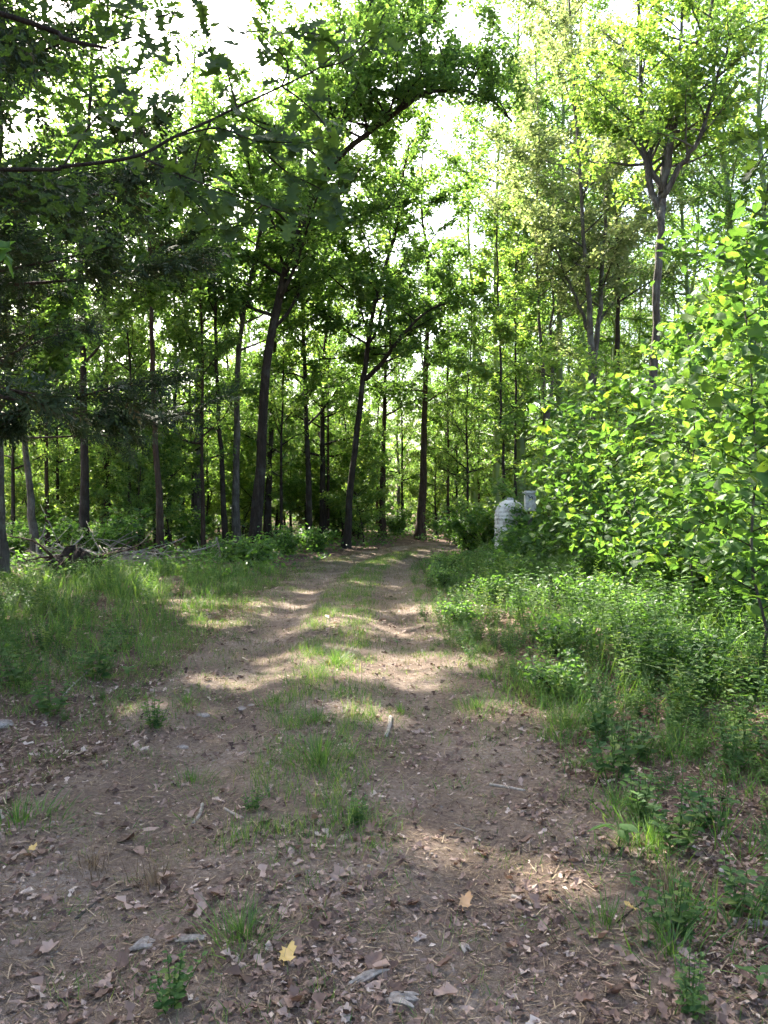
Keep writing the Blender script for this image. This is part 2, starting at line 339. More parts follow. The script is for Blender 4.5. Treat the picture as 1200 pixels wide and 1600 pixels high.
def grow(r, trunk, r0, r1, z0=.3, R=3.2, nb=26, leaf=.12, per=34, limbs=(), sides=9, tw=5, up=.55, shape=DIAMOND, top=.35, flare=.6, low=.35, org=None):
    """a broad-leaved tree: wood and foliage around a trunk path (local coordinates)"""
    W, L = Geo(), Geo()
    path = smooth_path(trunk, max(10, 3 * len(trunk))); n = len(path); t = np.linspace(0, 1, n)
    path[1:-1] += r.normal(0, .016, (n - 2, 3)) * [1, 1, 0]
    rad = (r0 + (r1 - r0) * t ** .85) * (1 + flare * np.exp(-t * n * .9))
    pb = np.concatenate([[path[0] - [0, 0, .4]], path]); rb = np.concatenate([[rad[0] * 1.15], rad])
    tube(W, pb, rb, sides, rough=.05, r=r)
    axes = [(path, rad, z0, nb, 1.0)]
    for lp, a0, a1, k in limbs:
        q = smooth_path(lp, max(8, 3 * len(lp))); q[1:-1] += r.normal(0, .03, (len(q) - 2, 3)); qr = np.linspace(a0, a1, len(q))
        tube(W, q, qr, 6, rough=.04, r=r); axes.append((q, qr, .25, k, .7))
    ta, tb, tr_, lp_ = [], [], [], []
    for path, rad, z0_, nb_, sc_ in axes:
        n = len(path)
        for k in range(nb_):
            f = z0_ + (1 - z0_) * ((k + r.uniform(0, 1)) / nb_); fi = f * (n - 1); i0 = min(int(fi), n - 2); p = path[i0] + (path[i0 + 1] - path[i0]) * (fi - i0)
            prof = math.sin(math.pi * min(1, (f - z0_) / (1 - z0_) * (1 - low) + low)) ** .7 if f < 1 else .3
            Lb = sc_ * R * (top + (1 - top) * prof) * r.uniform(.65, 1.15)
            az = k * 2.4 + r.uniform(-.5, .5); el = up * r.uniform(.5, 1.4) + .5 * (f - .5)
            d = np.array([math.cos(az) * math.cos(el), math.sin(az) * math.cos(el), math.sin(el)])
            m = 6; q = [p]; 
            for j in range(m - 1):
                d = unit(d + r.normal(0, .14, 3) + [0, 0, .03 - .07 * j / m]); q.append(q[-1] + d * Lb / (m - 1))
            q = np.array(q); ra = min(rad[i0] * .5, .018 * Lb + .008)
            tube(W, q, np.linspace(ra, ra * .25, m), 4, cap=False)
            ns = max(3, int(tw * Lb / 2.2 + 2))
            for s in range(ns):
                u = .2 + .8 * (s + r.uniform(0, 1)) / ns; ui = u * (m - 1); j0 = min(int(ui), m - 2); pp = q[j0] + (q[j0 + 1] - q[j0]) * (ui - j0)
                dd = unit(unit(q[j0 + 1] - q[j0]) + r.normal(0, .75, 3) * [1, 1, .6] + [0, 0, .05]); l2 = Lb * r.uniform(.18, .42) * (1.15 - .5 * u)
                e = pp + dd * l2; ta.append(pp); tb.append(e); tr_.append(ra * .3)
                c = max(4, int(per * l2 / .6 * r.uniform(.5, 1.4))); w = r.uniform(.1, 1.12, c)[:, None]
                lp_.append(pp + (e - pp) * w + r.normal(0, .095 * (.6 + l2), (c, 3)) * [1, 1, .8])
    cones(W, np.array(ta), np.array(tb), np.array(tr_), np.array(tr_) * .3)
    pts = np.concatenate(lp_); pts = pts[sun_gaps(pts, org)]; leaf_cloud(L, r, pts, leaf, shape)
    return W, L

# ------------------------------------------------------------------ the trees that can be told apart in the photograph
def tree(name, label, Y, pix, w_px, top_z=None, z0=.3, R=3.2, nb=26, leaf=.155, per=85, limbs=(), bark=M_BARK, fol=M_OAK, seed=1, tip=.18, base_py=None, cat='tree', group=None, **kw):
    """pix: trunk as photo pixels from base to top, all at about depth Y"""
    r = np.random.default_rng(seed)
    b = P(pix[0][0], pix[0][1], Y); gz = H(b[0], b[1]); org = np.array([b[0], b[1], gz])
    tr = [P(x, y, Y + (r.uniform(-.08, .08) * k if k else 0)) - org for k, (x, y) in enumerate(pix)]
    tr[0] = np.array([0, 0, 0.])
    if top_z and tr[-1][2] < top_z:
        d = unit(tr[-1] - tr[-2]); d = unit(d + [0, 0, .6]); k = (top_z - tr[-1][2]) / d[2]; tr.append(tr[-1] + d * k * .5 + r.normal(0, .15, 3)); tr.append(tr[-1] + d * k * .5)
    r0 = w_px * Y / F / 2
    lb = [([P(x, y, Y + dz * j / len(q)) - org for j, (x, y) in enumerate(q)], a0, a1, k) for q, a0, a1, k, dz in limbs]
    W, L = grow(r, tr, r0, max(.02, r0 * tip), z0=z0, R=R, nb=nb, leaf=leaf, per=per, limbs=lb, org=org, **kw)
    o = empty(name, org, label, cat, group)
    link('trunk', W.mesh('trunk', bark), o); stuff(link('crown', L.mesh('crown', fol, False), o))
    return o
tree('oak_tree', 'thick oak with dark trunk leaning over the track, right of the grassy bank', 25, [(396, 868), (408, 720), (413, 600), (430, 490), (458, 385), (497, 280), (532, 180), (560, 110)], 17, 20, z0=.30, R=4.0, nb=32, per=62, seed=3, tip=.35,
     limbs=[([(500, 275), (545, 232), (600, 190), (660, 150), (740, 145), (800, 190)], .12, .025, 34, -2.5), ([(532, 180), (580, 120), (640, 60), (700, 20)], .10, .03, 22, 1.5), ([(445, 430), (420, 330), (395, 250)], .07, .02, 7, 2)])
tree('oak_tree', 'forked oak with black trunk at the track bend, one limb reaching right', 28, [(541, 866), (546, 780), (556, 690), (567, 600), (575, 540), (584, 480), (600, 420), (622, 350)], 11.5, 14, z0=.42, R=3.4, nb=22, seed=5, tip=.3,
     limbs=[([(569, 592), (590, 575), (612, 545), (640, 508), (680, 480), (730, 462)], .10, .02, 14, -1.5), ([(575, 540), (592, 510), (604, 460), (640, 420)], .06, .02, 8, .8)])
tree('oak_tree', 'straight brown trunk at the far end of the track, nearest its right edge', 34, [(656, 848), (661, 740), (664, 640), (667, 540), (670, 420)], 13, 17, z0=.35, R=3.0, nb=24, seed=8, bark=M_BARKR)
tree('oak_tree', 'slim upright tree behind the fork, between forked oak and far brown trunk', 35, [(597, 848), (598, 740), (601, 640), (603, 540)], 10, 18, z0=.35, R=2.8, nb=22, seed=9, bark=M_BARKR)
tree('oak_tree', 'straight dark tree between the leaning oak and the forked oak', 30, [(484, 858), (482, 760), (478, 640), (474, 500), (472, 400)], 10.5, 18, z0=.28, R=3.4, nb=30, seed=12)
tree('oak_tree', 'dark tree standing close behind the foot of the leaning oak', 31, [(417, 858), (420, 760), (424, 650)], 13, 16, z0=.35, R=2.6, nb=18, seed=13)
tree('oak_tree', 'grey trunk left of the leaning oak, bending right high up', 27, [(368, 860), (369, 740), (370, 620), (376, 520), (394, 420), (412, 340)], 12.5, 18, z0=.38, R=3.8, nb=30, per=62, seed=14, bark=M_BARKG, limbs=[([(378, 500), (350, 420), (330, 350)], .07, .02, 8, 1)])
tree('oak_tree', 'thin trunk left of the grey bending tree, right of the sapling pair', 26, [(352, 864), (348, 760), (341, 640), (338, 540), (336, 440)], 9, 15, z0=.35, R=2.5, nb=20, seed=15)
tree('cedar_tree', 'slim brown trunk beside the brush pile, tallest near the grassy bank', 23, [(253, 866), (248, 760), (241, 640), (237, 520), (233, 400), (230, 320)], 11.5, 13, z0=.5, R=2.2, nb=18, seed=16, bark=M_BARKR, fol=M_CEDAR, leaf=.13, per=170)
tree('oak_tree', 'dark trunk just right of the slim brown cedar trunk', 28, [(263, 858), (266, 760), (272, 640), (275, 520)], 9, 15, z0=.4, R=2.6, nb=20, seed=17)
tree('oak_tree', 'broad dark trunk rising behind the leafy bush by the brush pile', 22, [(132, 872), (132, 760), (131, 640), (129, 500), (127, 400)], 16, 19, z0=.4, R=4.2, nb=30, per=65, seed=18)
tree('cedar_tree', 'bare grey-brown trunk leaning left beside the upturned roots', 19.5, [(59, 888), (52, 820), (45, 740), (38, 660), (33, 560)], 15, 9, z0=.62, R=1.9, nb=16, seed=19, bark=M_BARKG, fol=M_CEDAR, leaf=.13, per=170)
tree('oak_tree', 'grey ridged trunk cut by the left edge of the view', 15.5, [(3, 905), (0, 820), (-3, 700), (-4, 560)], 24, 15, z0=.45, R=2.8, nb=20, seed=20, bark=M_BARKG)
tree('oak_tree', 'tall grey oak splitting into many stems above the sycamore saplings', 21, [(1012, 850), (1016, 700), (1021, 560), (1027, 450), (1032, 360), (1036, 300)], 15.5, 11, z0=.8, R=3.6, nb=6, seed=23, bark=M_BARKG, tip=.5, fol=M_LIME, per=36,
     limbs=[([(1032, 340), (1012, 270), (1004, 200), (1000, 60), (990, -80)], .10, .03, 15, 1.5), ([(1035, 310), (1062, 262), (1085, 230), (1110, 160), (1140, 60)], .09, .03, 13, -1), ([(1036, 300), (1048, 220), (1080, 100), (1110, 20), (1130, -80)], .11, .03, 15, 0), ([(1033, 330), (1040, 240), (1060, 90), (1070, -60)], .08, .03, 12, 2)])
tree('oak_tree', 'twin-stemmed pale tree in the middle of the right-hand wood', 28, [(929, 860), (926, 700), (924, 560), (918, 440), (914, 400)], 15, 20, z0=.6, R=3.6, nb=22, seed=25, bark=M_BARKG, fol=M_SUNLIT, per=60, limbs=[([(926, 600), (934, 520), (940, 420), (948, 300), (952, 180)], .12, .03, 14, 1.5), ([(922, 520), (900, 470), (880, 420), (840, 330)], .07, .02, 10, 1)])
tree('oak_tree', 'slender twin trunk left of the pale twin-stemmed tree', 31, [(852, 850), (853, 700), (849, 600), (843, 500), (838, 400)], 9, 20, z0=.55, R=3.4, nb=22, seed=26, fol=M_SUNLIT, per=60, bark=M_BARKG, limbs=[([(853, 690), (862, 600), (862, 500), (866, 400)], .09, .03, 10, 1)])
tree('oak_tree', 'dark trunk between the twin-stemmed tree and the grey forking oak', 33, [(968, 850), (966, 700), (964, 560), (966, 460)], 13, 20, z0=.58, R=3.4, nb=22, seed=27, fol=M_SUNLIT, per=60)
tree('oak_tree', 'slender tree right of the gap at the end of the track', 26, [(786, 850), (787, 740), (783, 640), (782, 540)], 5.5, 11, z0=.18, R=1.7, nb=22, seed=28, fol=M_LIME)
tree('oak_tree', 'thin pole tree beside the slender tree over the ribbed tank', 27, [(808, 850), (806, 740), (805, 640), (806, 560)], 5, 10, z0=.2, R=1.6, nb=20, seed=29, fol=M_LIME)

# ------------------------------------------------------------------ background wood: a few tree shapes, copied as things
def stock(seed, h, r0, z0, R, nb, leaf, per, lean=.5, **kw):
    r = np.random.default_rng(seed); tr = [np.zeros(3)]
    for k in range(1, 5): tr.append(np.array([r.normal(0, .12) * k * lean, r.normal(0, .12) * k * lean, h * k / 4]))
    W, L = grow(r, tr, r0, r0 * .15, z0=z0, R=R, nb=nb, leaf=leaf, per=per, **kw)
    return W, L
TALL = []
for k, (h, r0, z0, R) in enumerate(((19, .17, .3, 3.2), (17, .14, .22, 3.0), (21, .2, .4, 3.6), (15, .12, .2, 2.8))):
    W, L = stock(40 + k, h, r0, z0, R, 32, .135, 44)
    TALL.append((W.mesh('trunk', (M_BARK, M_BARKR, M_BARKG, M_BARK)[k]), L.mesh('crown', M_OAK if k != 3 else M_LIME, False)))
YOUNG = []
for k, (h, r0, z0, R) in enumerate(((6.5, .05, .12, 1.7), (4.5, .035, .1, 1.5), (8.5, .06, .18, 2.0))):
    W, L = stock(60 + k, h, r0, z0, R, 26, .125, 84, lean=1.0, sides=6)
    YOUNG.append((W.mesh('stem', M_BARK), L.mesh('crown', M_LIME if k != 2 else M_OAK, False)))
def put(proto, name, x, y, label, cat, group, scale, rz, part0='trunk'):
    o = empty(name, (x, y, H(x, y) - .05), label, cat, group, rz, scale)
    link(part0, proto[0], o); stuff(link('crown', proto[1], o)); return o
rb = np.random.default_rng(77)
taken = [(-4, 25), (-1.3, 28), (1.5, 34), (0, 35)]
def spots(n, x0, x1, y0, y1, dmin, clear=2.6):
    out = []; tries = 0
    while len(out) < n and tries < 6000:
        tries += 1; y = rb.uniform(y0, y1); x = rb.uniform(x0, x1) * y
        if abs(track_d(x, y)[0]) < clear: continue
        if all((x - a) ** 2 + (y - b) ** 2 > dmin ** 2 for a, b in taken): out.append((x, y)); taken.append((x, y))
    return out
LAND = [(-400, 'left edge'), (55, 'leaning bare trunk'), (130, 'broad dark trunk'), (248, 'slim cedar trunk'), (348, 'thin trunk'), (405, 'leaning oak'), (482, 'straight dark tree'), (545, 'forked oak'), (600, 'slim upright tree'), (658, 'far brown trunk'),
        (785, 'ribbed tank'), (855, 'slender twin trunk'), (927, 'pale twin-stemmed tree'), (966, 'dark right-hand trunk'), (1018, 'grey forking oak'), (1600, 'right edge')]
ORD = ['first', 'second', 'third', 'fourth', 'fifth', 'sixth', 'seventh', 'eighth', 'ninth', 'tenth', 'eleventh', 'twelfth', 'thirteenth', 'fourteenth', 'fifteenth', 'sixteenth', 'seventeenth', 'eighteenth', 'nineteenth', 'twentieth'] + ['twenty-' + w for w in ('first', 'second', 'third', 'fourth', 'fifth', 'sixth', 'seventh', 'eighth', 'ninth')] + ['thirtieth'] + ['thirty-' + w for w in ('first', 'second', 'third', 'fourth', 'fifth', 'sixth', 'seventh', 'eighth', 'ninth')]
def name_by_place(objs, what):
    """what each background tree stands between, counted from the left"""
    bins = {}
    for o in objs:
        px = CX + F * o.location.x / o.location.y; k = max(i for i, (a, _) in enumerate(LAND) if px >= a or i == 0); bins.setdefault(min(k, len(LAND) - 2), []).append((px, o))
    for k, v in bins.items():
        v.sort(key=lambda t: t[0])
        for i, (_, o) in enumerate(v):
            o['label'] = f"{ORD[i] if i < 39 else 'last'} {what} from left between {LAND[k][1]} and {LAND[k + 1][1]}"
talls, youngs = [], []
for k_, (px_, y_) in enumerate(((20, 24), (74, 25), (90, 26.5), (165, 27), (203, 25), (222, 30), (300, 29), (318, 25.5), (440, 29), (512, 33), (628, 38), (700, 36), (730, 33))):
    talls.append(put(TALL[(3, 1)[k_ % 2]], 'pole_tree', (px_ - CX) / F * y_, y_, '', 'tree', 'thin pole trees', (.5, .5, .8), k_ * 1.9))
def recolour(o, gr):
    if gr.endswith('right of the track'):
        c = o.children[1]; c.material_slots[0].link = 'OBJECT'; c.material_slots[0].material = M_SUNLIT
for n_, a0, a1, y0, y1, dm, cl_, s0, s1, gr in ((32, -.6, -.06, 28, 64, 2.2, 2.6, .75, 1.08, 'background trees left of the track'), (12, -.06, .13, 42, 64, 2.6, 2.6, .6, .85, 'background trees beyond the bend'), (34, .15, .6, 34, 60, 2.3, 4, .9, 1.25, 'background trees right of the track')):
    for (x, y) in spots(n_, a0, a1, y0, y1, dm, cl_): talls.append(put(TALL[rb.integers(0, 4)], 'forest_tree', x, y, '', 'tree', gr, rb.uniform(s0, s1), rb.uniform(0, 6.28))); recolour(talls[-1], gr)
for n_, a0, a1, y0, y1, dm, cl_, s0, s1, gr in ((30, -.52, -.22, 24, 36, 1.0, 2.6, .55, 1.0, 'understorey left of the track'), (34, -.24, -.02, 31, 42, 1.0, 2.6, .6, 1.1, 'understorey left of the track'), (50, -.6, -.05, 36, 62, 1.2, 2.6, .7, 1.2, 'understorey left of the track'), (22, -.05, .16, 36, 64, 1.3, 2.2, .7, 1.1, 'understorey beyond the bend'), (46, .14, .58, 31, 56, 1.4, 3.2, .8, 1.3, 'understorey right of the track')):
    for (x, y) in spots(n_, a0, a1, y0, y1, dm, cl_): youngs.append(put(YOUNG[rb.integers(0, 3)], 'young_tree', x, y, '', 'tree', gr, rb.uniform(s0, s1), rb.uniform(0, 6.28), 'stem'))
for px_, y_, s_ in ((742, 40, 1.28), (775, 34, 1.22), (815, 38, 1.3), (870, 36, 1.3), (905, 40, 1.3), (960, 41, 1.3), (1075, 36, 1.3), (1130, 34, 1.3), (1185, 30, 1.25)):
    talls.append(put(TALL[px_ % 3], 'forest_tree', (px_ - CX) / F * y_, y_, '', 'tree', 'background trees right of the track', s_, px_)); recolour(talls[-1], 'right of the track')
name_by_place(talls, 'background tree'); name_by_place(youngs, 'young tree')
for k, (x, y, h_) in enumerate(((-6.6, 12.4, 20), (-9.2, 17.5, 21), (-8.6, 6.5, 18))):
    W, L = stock(48 + k, h_, .2, .52, 4.6, 34, .16, 75, up=.45, org=(x, y, H(x, y) - .05))
    put((W.mesh('trunk', M_BARK), L.mesh('crown', M_OAK, False)), 'forest_tree', x, y, ('high-crowned oak just outside the left edge, beside the shaggy cedar', 'high-crowned oak behind the second dark cedar', 'high-crowned oak outside the view, left of the near oak')[k], 'tree', 'trees standing beside the viewpoint', 1, 0)
# trees standing beside and behind the viewpoint: they shade the foreground
for k, (x, y, s) in enumerate(((-8.5, 4.0, .95), (-7.5, 10.5, .85), (-12.5, 8.0, 1.0), (-9.5, 15.0, .9), (9.0, 9.5, .8), (-5.5, -1.5, .9), (6.5, -3, 1), (13, 15, 1))):
    put(TALL[k % 4], 'forest_tree', x, y, ('tall tree outside the view, nearest on the left', 'tall tree left of the shaggy cedar, outside the view', 'farthest left of the trees outside the view', 'tall tree left of the grey ridged trunk', 'tall tree right of the tall sycamore sapling', 'tall tree behind the viewpoint on the left', 'tall tree behind the viewpoint on the right', 'tall tree far right beyond the right-edge bush')[k], 'tree', 'trees standing beside the viewpoint', s, k * 1.3)
# far wood that reads as one mass
g = Geo(); r = np.random.default_rng(90); n = 42000
a = r.uniform(-.85, .85, n); dist = r.uniform(56, 95, n); cl = r.normal(0, 1.2, (n, 3))
x = np.tan(a) * dist; x = np.round(x / 3.1) * 3.1 + cl[:, 0]; y = np.round(dist / 4) * 4 + cl[:, 1]; z = r.uniform(0, 1, n) ** 1.3 * (9 + 3 * np.sin(x * .4 + y)) + 0.2
leaf_cloud(g, r, np.stack([x, y, z], 1), .58)
stuff(tag(link('far_wood', g.mesh('far_wood', M_OAK, False)), 'mass of green leaves far back behind all the trunks', 'wood'))

# ------------------------------------------------------------------ shrubs and undergrowth
BUSH = []
for k, (h, R, n, lf, mt) in enumerate(((2.2, 1.2, 3000, .12, M_SHRUB), (1.5, 1.0, 2400, .10, M_SHRUB), (2.8, 1.3, 3200, .15, M_LIME), (.9, .7, 1300, .09, M_SHRUB))):
    r = np.random.default_rng(120 + k); W, L = Geo(), Geo(); pts = []; a_, b_ = [], []
    for s in range(14):
        az = r.uniform(0, 6.28); q = [np.zeros(3) + r.normal(0, .08, 3) * [1, 1, 0]]; d = np.array([math.cos(az) * .35, math.sin(az) * .35, 1.])
        hh = h * r.uniform(.55, 1.0)
        for j in range(5): d = unit(d + [math.cos(az) * .16, math.sin(az) * .16, 0] + r.normal(0, .12, 3)); q.append(q[-1] + d * hh / 5)
        q = np.array(q); tube(W, q, np.linspace(.016, .004, 6), 4, cap=False)
        for t_ in range(9):
            u = r.uniform(.15, 1) * 5; j0 = min(int(u), 4); p = q[j0] + (q[j0 + 1] - q[j0]) * (u - j0); e = p + unit(r.normal(0, 1, 3) * [1, 1, .5] + [0, 0, .1]) * r.uniform(.2, .5) * R * .7
            a_.append(p); b_.append(e); c = n // 126; w = r.uniform(.1, 1.1, c)[:, None]; pts.append(p + (e - p) * w + r.normal(0, .08, (c, 3)))
    cones(W, np.array(a_), np.array(b_), np.full(len(a_), .005), np.full(len(a_), .002))
    pts = np.concatenate(pts); pts[:, 2] = np.abs(pts[:, 2]) + .03; leaf_cloud(L, r, pts, lf, OVAL, flat=.6)
    BUSH.append((W.mesh('stem', M_BARK), L.mesh('foliage', mt, False)))
def bush(px, Y, kind, label, scale=1.0, group=None, rz=None, py=850):
    x = P(px, py, Y)[0]; o = empty('shrub', (x, Y, H(x, Y) - .03), label, 'shrub', group, px * .7 if rz is None else rz, scale)
    link('stem', BUSH[kind][0], o); stuff(link('foliage', BUSH[kind][1], o)); return o
bush(150, 21, 0, 'leafy green bush in front of the broad dark trunk', .95)
bush(182, 21.6, 1, 'smaller bush right of the leafy green bush by the brush pile', .9)
bush(392, 19.5, 3, 'low dark bush at the foot of the leaning oak', 1.1)
bush(358, 20.5, 3, 'low dark bush left of the leaning oak foot, by the grass', .95)
bush(445, 24, 3, 'low bush between the leaning oak and forked oak', 1.2)
bush(490, 26, 3, 'small bush by the track left of the forked oak', 1.15)
bush(620, 37, 1, 'dark rounded bush at the end of the track beside the far brown trunk', 1.0)
bush(735, 26, 1, 'bush at the right of the track end, left of the ribbed tank', 1.1)
bush(715, 30, 0, 'taller bush beyond the track bend', .9)
bush(760, 25, 0, 'bush rising behind the ribbed tank on its left', 1.0)
bush(800, 25, 2, 'yellow-green bush behind the ribbed tank', 1.0)
bush(850, 23, 2, 'yellow-green bush right of the white box', 1.1)
bush(862, 19.5, 0, 'dark bush before the white box, right of the tank', .75)
bush(905, 20.5, 0, 'dense bush behind the tall weeds, second right of the white box', .95)
bush(950, 18, 0, 'dense bush below the pale twin-stemmed tree', .95)
bush(905, 24, 2, 'light green bush high behind the dark ones, below twin-stemmed tree', 1.4)
bush(975, 22, 2, 'light green bush below the grey forking oak', 1.45)
bush(1010, 15.5, 0, 'dense bush in front of the grey forking oak', 1.0)
bush(1075, 15, 0, 'dense bush right of the grey forking oak', 1.1)
bush(1060, 19, 2, 'light green bush behind the tall sycamore sapling', 1.4)
bush(1145, 14, 0, 'dense bush behind the tall sycamore sapling, low down', 1.15)
bush(1200, 12.5, 0, 'dense bush cut by the right edge of the view', 1.1)
bush(1130, 11, 1, 'low bush under the tall sycamore sapling', .9)
bush(1190, 9.2, 1, 'low bush nearest the right edge among the weeds', .95)
bush(1055, 11.5, 1, 'low bush in the weeds left of the tall sycamore sapling', .85)
bush(950, 13, 1, 'low bush in the weeds below the dense bushes', .75)
bush(690, 42, 0, 'far bush seen through the gap beyond the track end', 1.2)
bush(560, 38, 1, 'bush between the forked oak and the slim upright tree', 1.1)
bush(520, 36, 0, 'bush behind the forked oak, on its left', 1.0)
bush(305, 27, 0, 'bush in shade between the slim cedar trunk and thin trunk', .9)
bush(90, 27, 0, 'bush behind the leaning bare trunk', 1.0)
bush(20, 20, 1, 'bush beside the grey ridged trunk at the left edge', .9)

for px_, y_, k_, s_, lb in ((1150, 12, 0, .72, 'slim young tree behind the tall sycamore sapling'), (1205, 10.5, 1, .9, 'leafy young tree at the right edge behind the low bushes'), (1090, 15.5, 0, .68, 'young tree right of the grey forking oak'), (960, 17.5, 1, 1.0, 'young tree left of the grey forking oak trunk'), (900, 21, 0, .85, 'young tree above the dense bushes, below the twin-stemmed tree')):
    put(YOUNG[k_], 'young_tree', (px_ - CX) / F * y_, y_, lb, 'tree', 'young trees in the right-hand bank', s_, px_, 'stem')
for k_, (d_, y_, kd_, s_) in enumerate(((1.9, 6.4, 3, .5), (3.1, 6.9, 3, .65), (2.3, 8.2, 3, .6), (3.6, 8.8, 3, .75), (1.6, 10.2, 3, .5), (3.3, 10.6, 3, .8), (2.2, 12.2, 3, .6), (4.2, 13, 1, .55), (1.7, 14.5, 3, .6), (3.0, 15.6, 3, .8), (1.8, 18, 3, .7), (3.3, 19, 1, .6))):
    x_ = float(to_track(y_, d_)); bush(CX + F * x_ / y_, y_, kd_, ORD[k_] + ' leafy weed clump in the right verge, counted from the near end', s_, 'leafy clumps in the right verge', k_ * 1.7)
# low plants and ferns on the forest floor
g = Geo(); r = np.random.default_rng(140); n = 1700
y = r.uniform(15, 66, n); x = r.uniform(-.6, .62, n) * y; d = track_d(x, y); k = np.abs(d) > 2.1 + .3 * r.normal(0, 1, n); x, y = x[k], y[k]; z = height(x, y)
pts = []; 
for xx, yy, zz in zip(x, y, z):
    m = 34; hh = r.uniform(.15, .6); pts.append(np.stack([xx + r.normal(0, .28, m), yy + r.normal(0, .28, m), zz + np.abs(r.normal(0, .5, m)) * hh + .03], 1))
leaf_cloud(g, r, np.concatenate(pts), .13, DIAMOND, .5)
stuff(tag(link('undergrowth', g.mesh('undergrowth', M_SHRUB, False)), 'low green undergrowth covering the forest floor', 'undergrowth'))

# ------------------------------------------------------------------ grass
def grass(name, label, xy, hgt, width=1.0, seed=1, mat=M_GRASS, tmin=0, tmax=1, lean=.25):
    r = np.random.default_rng(seed); g = Geo(); n = len(xy); z = height(xy[:, 0], xy[:, 1]); kind = r.integers(0, 4, n)
    a = r.uniform(0, 6.283, n); up = unit(np.stack([r.normal(0, lean, n), r.normal(0, lean, n), np.ones(n)], 1)); hd = np.stack([np.cos(a), np.sin(a), np.zeros(n)], 1)
    xax = unit(np.cross(hd, up)); yax = np.cross(up, xax); M = np.stack([xax, yax, up], -1)
    for k in range(4):
        m = kind == k; hh = hgt[m]
        scatter(g, *BLADES[k], M[m], np.stack([xy[m, 0], xy[m, 1], z[m] - .01], 1), np.stack([width * np.clip(hh, .18, .6), hh, hh], 1), r.uniform(tmin, tmax, m.sum()))
    return stuff(tag(link(name, g.mesh(name, mat, False)), label, 'grass'))
r = np.random.default_rng(150)
def zone(n, y0, y1, d0, d1, per, spread, pw=1.6, seed=0):
    r = np.random.default_rng(seed); c = n // per; y = y0 + (y1 - y0) * r.uniform(0, 1, c) ** pw; x = to_track(y, r.uniform(d0, d1, c))
    i = np.repeat(np.arange(c), per); return np.stack([x[i] + r.normal(0, spread, c * per), y[i] + r.normal(0, spread, c * per)], 1), np.repeat(r.uniform(.6, 1.25, c), per)
xy, s = zone(19000, 5.6, 17.5, -7.0, -1.5, 14, .10, 1.2, 151); dd = track_d(*xy.T)
keep = (dd < -1.25) & (noise2(xy[:, 0], xy[:, 1], 2.3, o=3) > -.25); xy, s, dd = xy[keep], s[keep], dd[keep]
grass('verge_grass', 'long soft green grass on the bank left of the track', xy, s * (.16 + .26 * sstep(1.3, 2.6, -dd)) * sstep(4.8, 8.5, xy[:, 1]).clip(.4, 1) * (.75 + .6 * noise2(xy[:, 0], xy[:, 1], 1.3, o=14)).clip(.3, 1.3), .9, 2, tmax=.9)
xy, s = zone(15000, 6.0, 24, 1.1, 8.5, 14, .10, 1.2, 153); dd = track_d(*xy.T); keep = dd > 1.0 + .6 * sstep(11, 6, xy[:, 1]); xy, s, dd = xy[keep], s[keep], dd[keep]
grass('verge_grass', 'tall green grass and weeds along the right of the track', xy, s * (.18 + .30 * sstep(1.2, 3.2, dd)), .8, 4, tmax=.8)
xy, s = zone(20000, 3.6, 26, -.42, .42, 18, .05, 1.1, 155); keep = noise2(xy[:, 0], xy[:, 1], .8, o=8) > -.25; xy, s = xy[keep], s[keep]
grass('centre_grass', 'short grass strip growing down the middle of the track', xy, s * .12, .75, 6)
xy, s = zone(17000, 8, 30, -1.7, 1.6, 22, .12, 1.0, 157); grass('track_grass', 'thin short yellowish grass on the far part of the track', xy, s * .085, .9, 8, M_MOSS)
xy, s = zone(11000, 1.9, 10, -2.6, 1.7, 24, .06, 1.3, 159); grass('sparse_grass', 'sparse dull grass wisps scattered over the near dirt', xy, s * .075, .6, 10, tmax=.9, lean=.6)
xy, s = zone(27000, 2.0, 24, -1.9, 1.8, 50, .06, 1.2, 165); keep = noise2(xy[:, 0], xy[:, 1], .9, o=20) > -.1; xy, s = xy[keep], s[keep]
grass('flattened_grass', 'low olive flattened grass and moss patches over the track', xy, s * .055, .65, 16, M_MOSS, lean=.8)
for d0_, d1_, sd_ in ((-2.2, -1.05, 167), (1.0, 2.0, 169)):
    xy, s = zone(6500, 5.2, 24, d0_, d1_, 20, .09, 1.1, sd_); grass('edge_grass', 'short ragged grass creeping in from the ' + ('left' if d0_ < 0 else 'right') + ' edge of the track', xy, s * .10, .8, sd_, lean=.5)
xy, s = zone(5200, 2.6, 7.5, 1.4, 4.5, 26, .06, 1.2, 161); grass('edge_grass', 'green grass clumps in the leaf litter right of the track', xy, s * .2, .9, 12, tmax=.8, lean=.4)
xy, s = zone(5200, 2.0, 7, -3.2, 2.6, 9, .12, 1.2, 163); grass('dry_stems', 'pale dry grass stems lying over the dirt', xy, s * .12, .5, 14, M_DRYGRASS, lean=1.6)

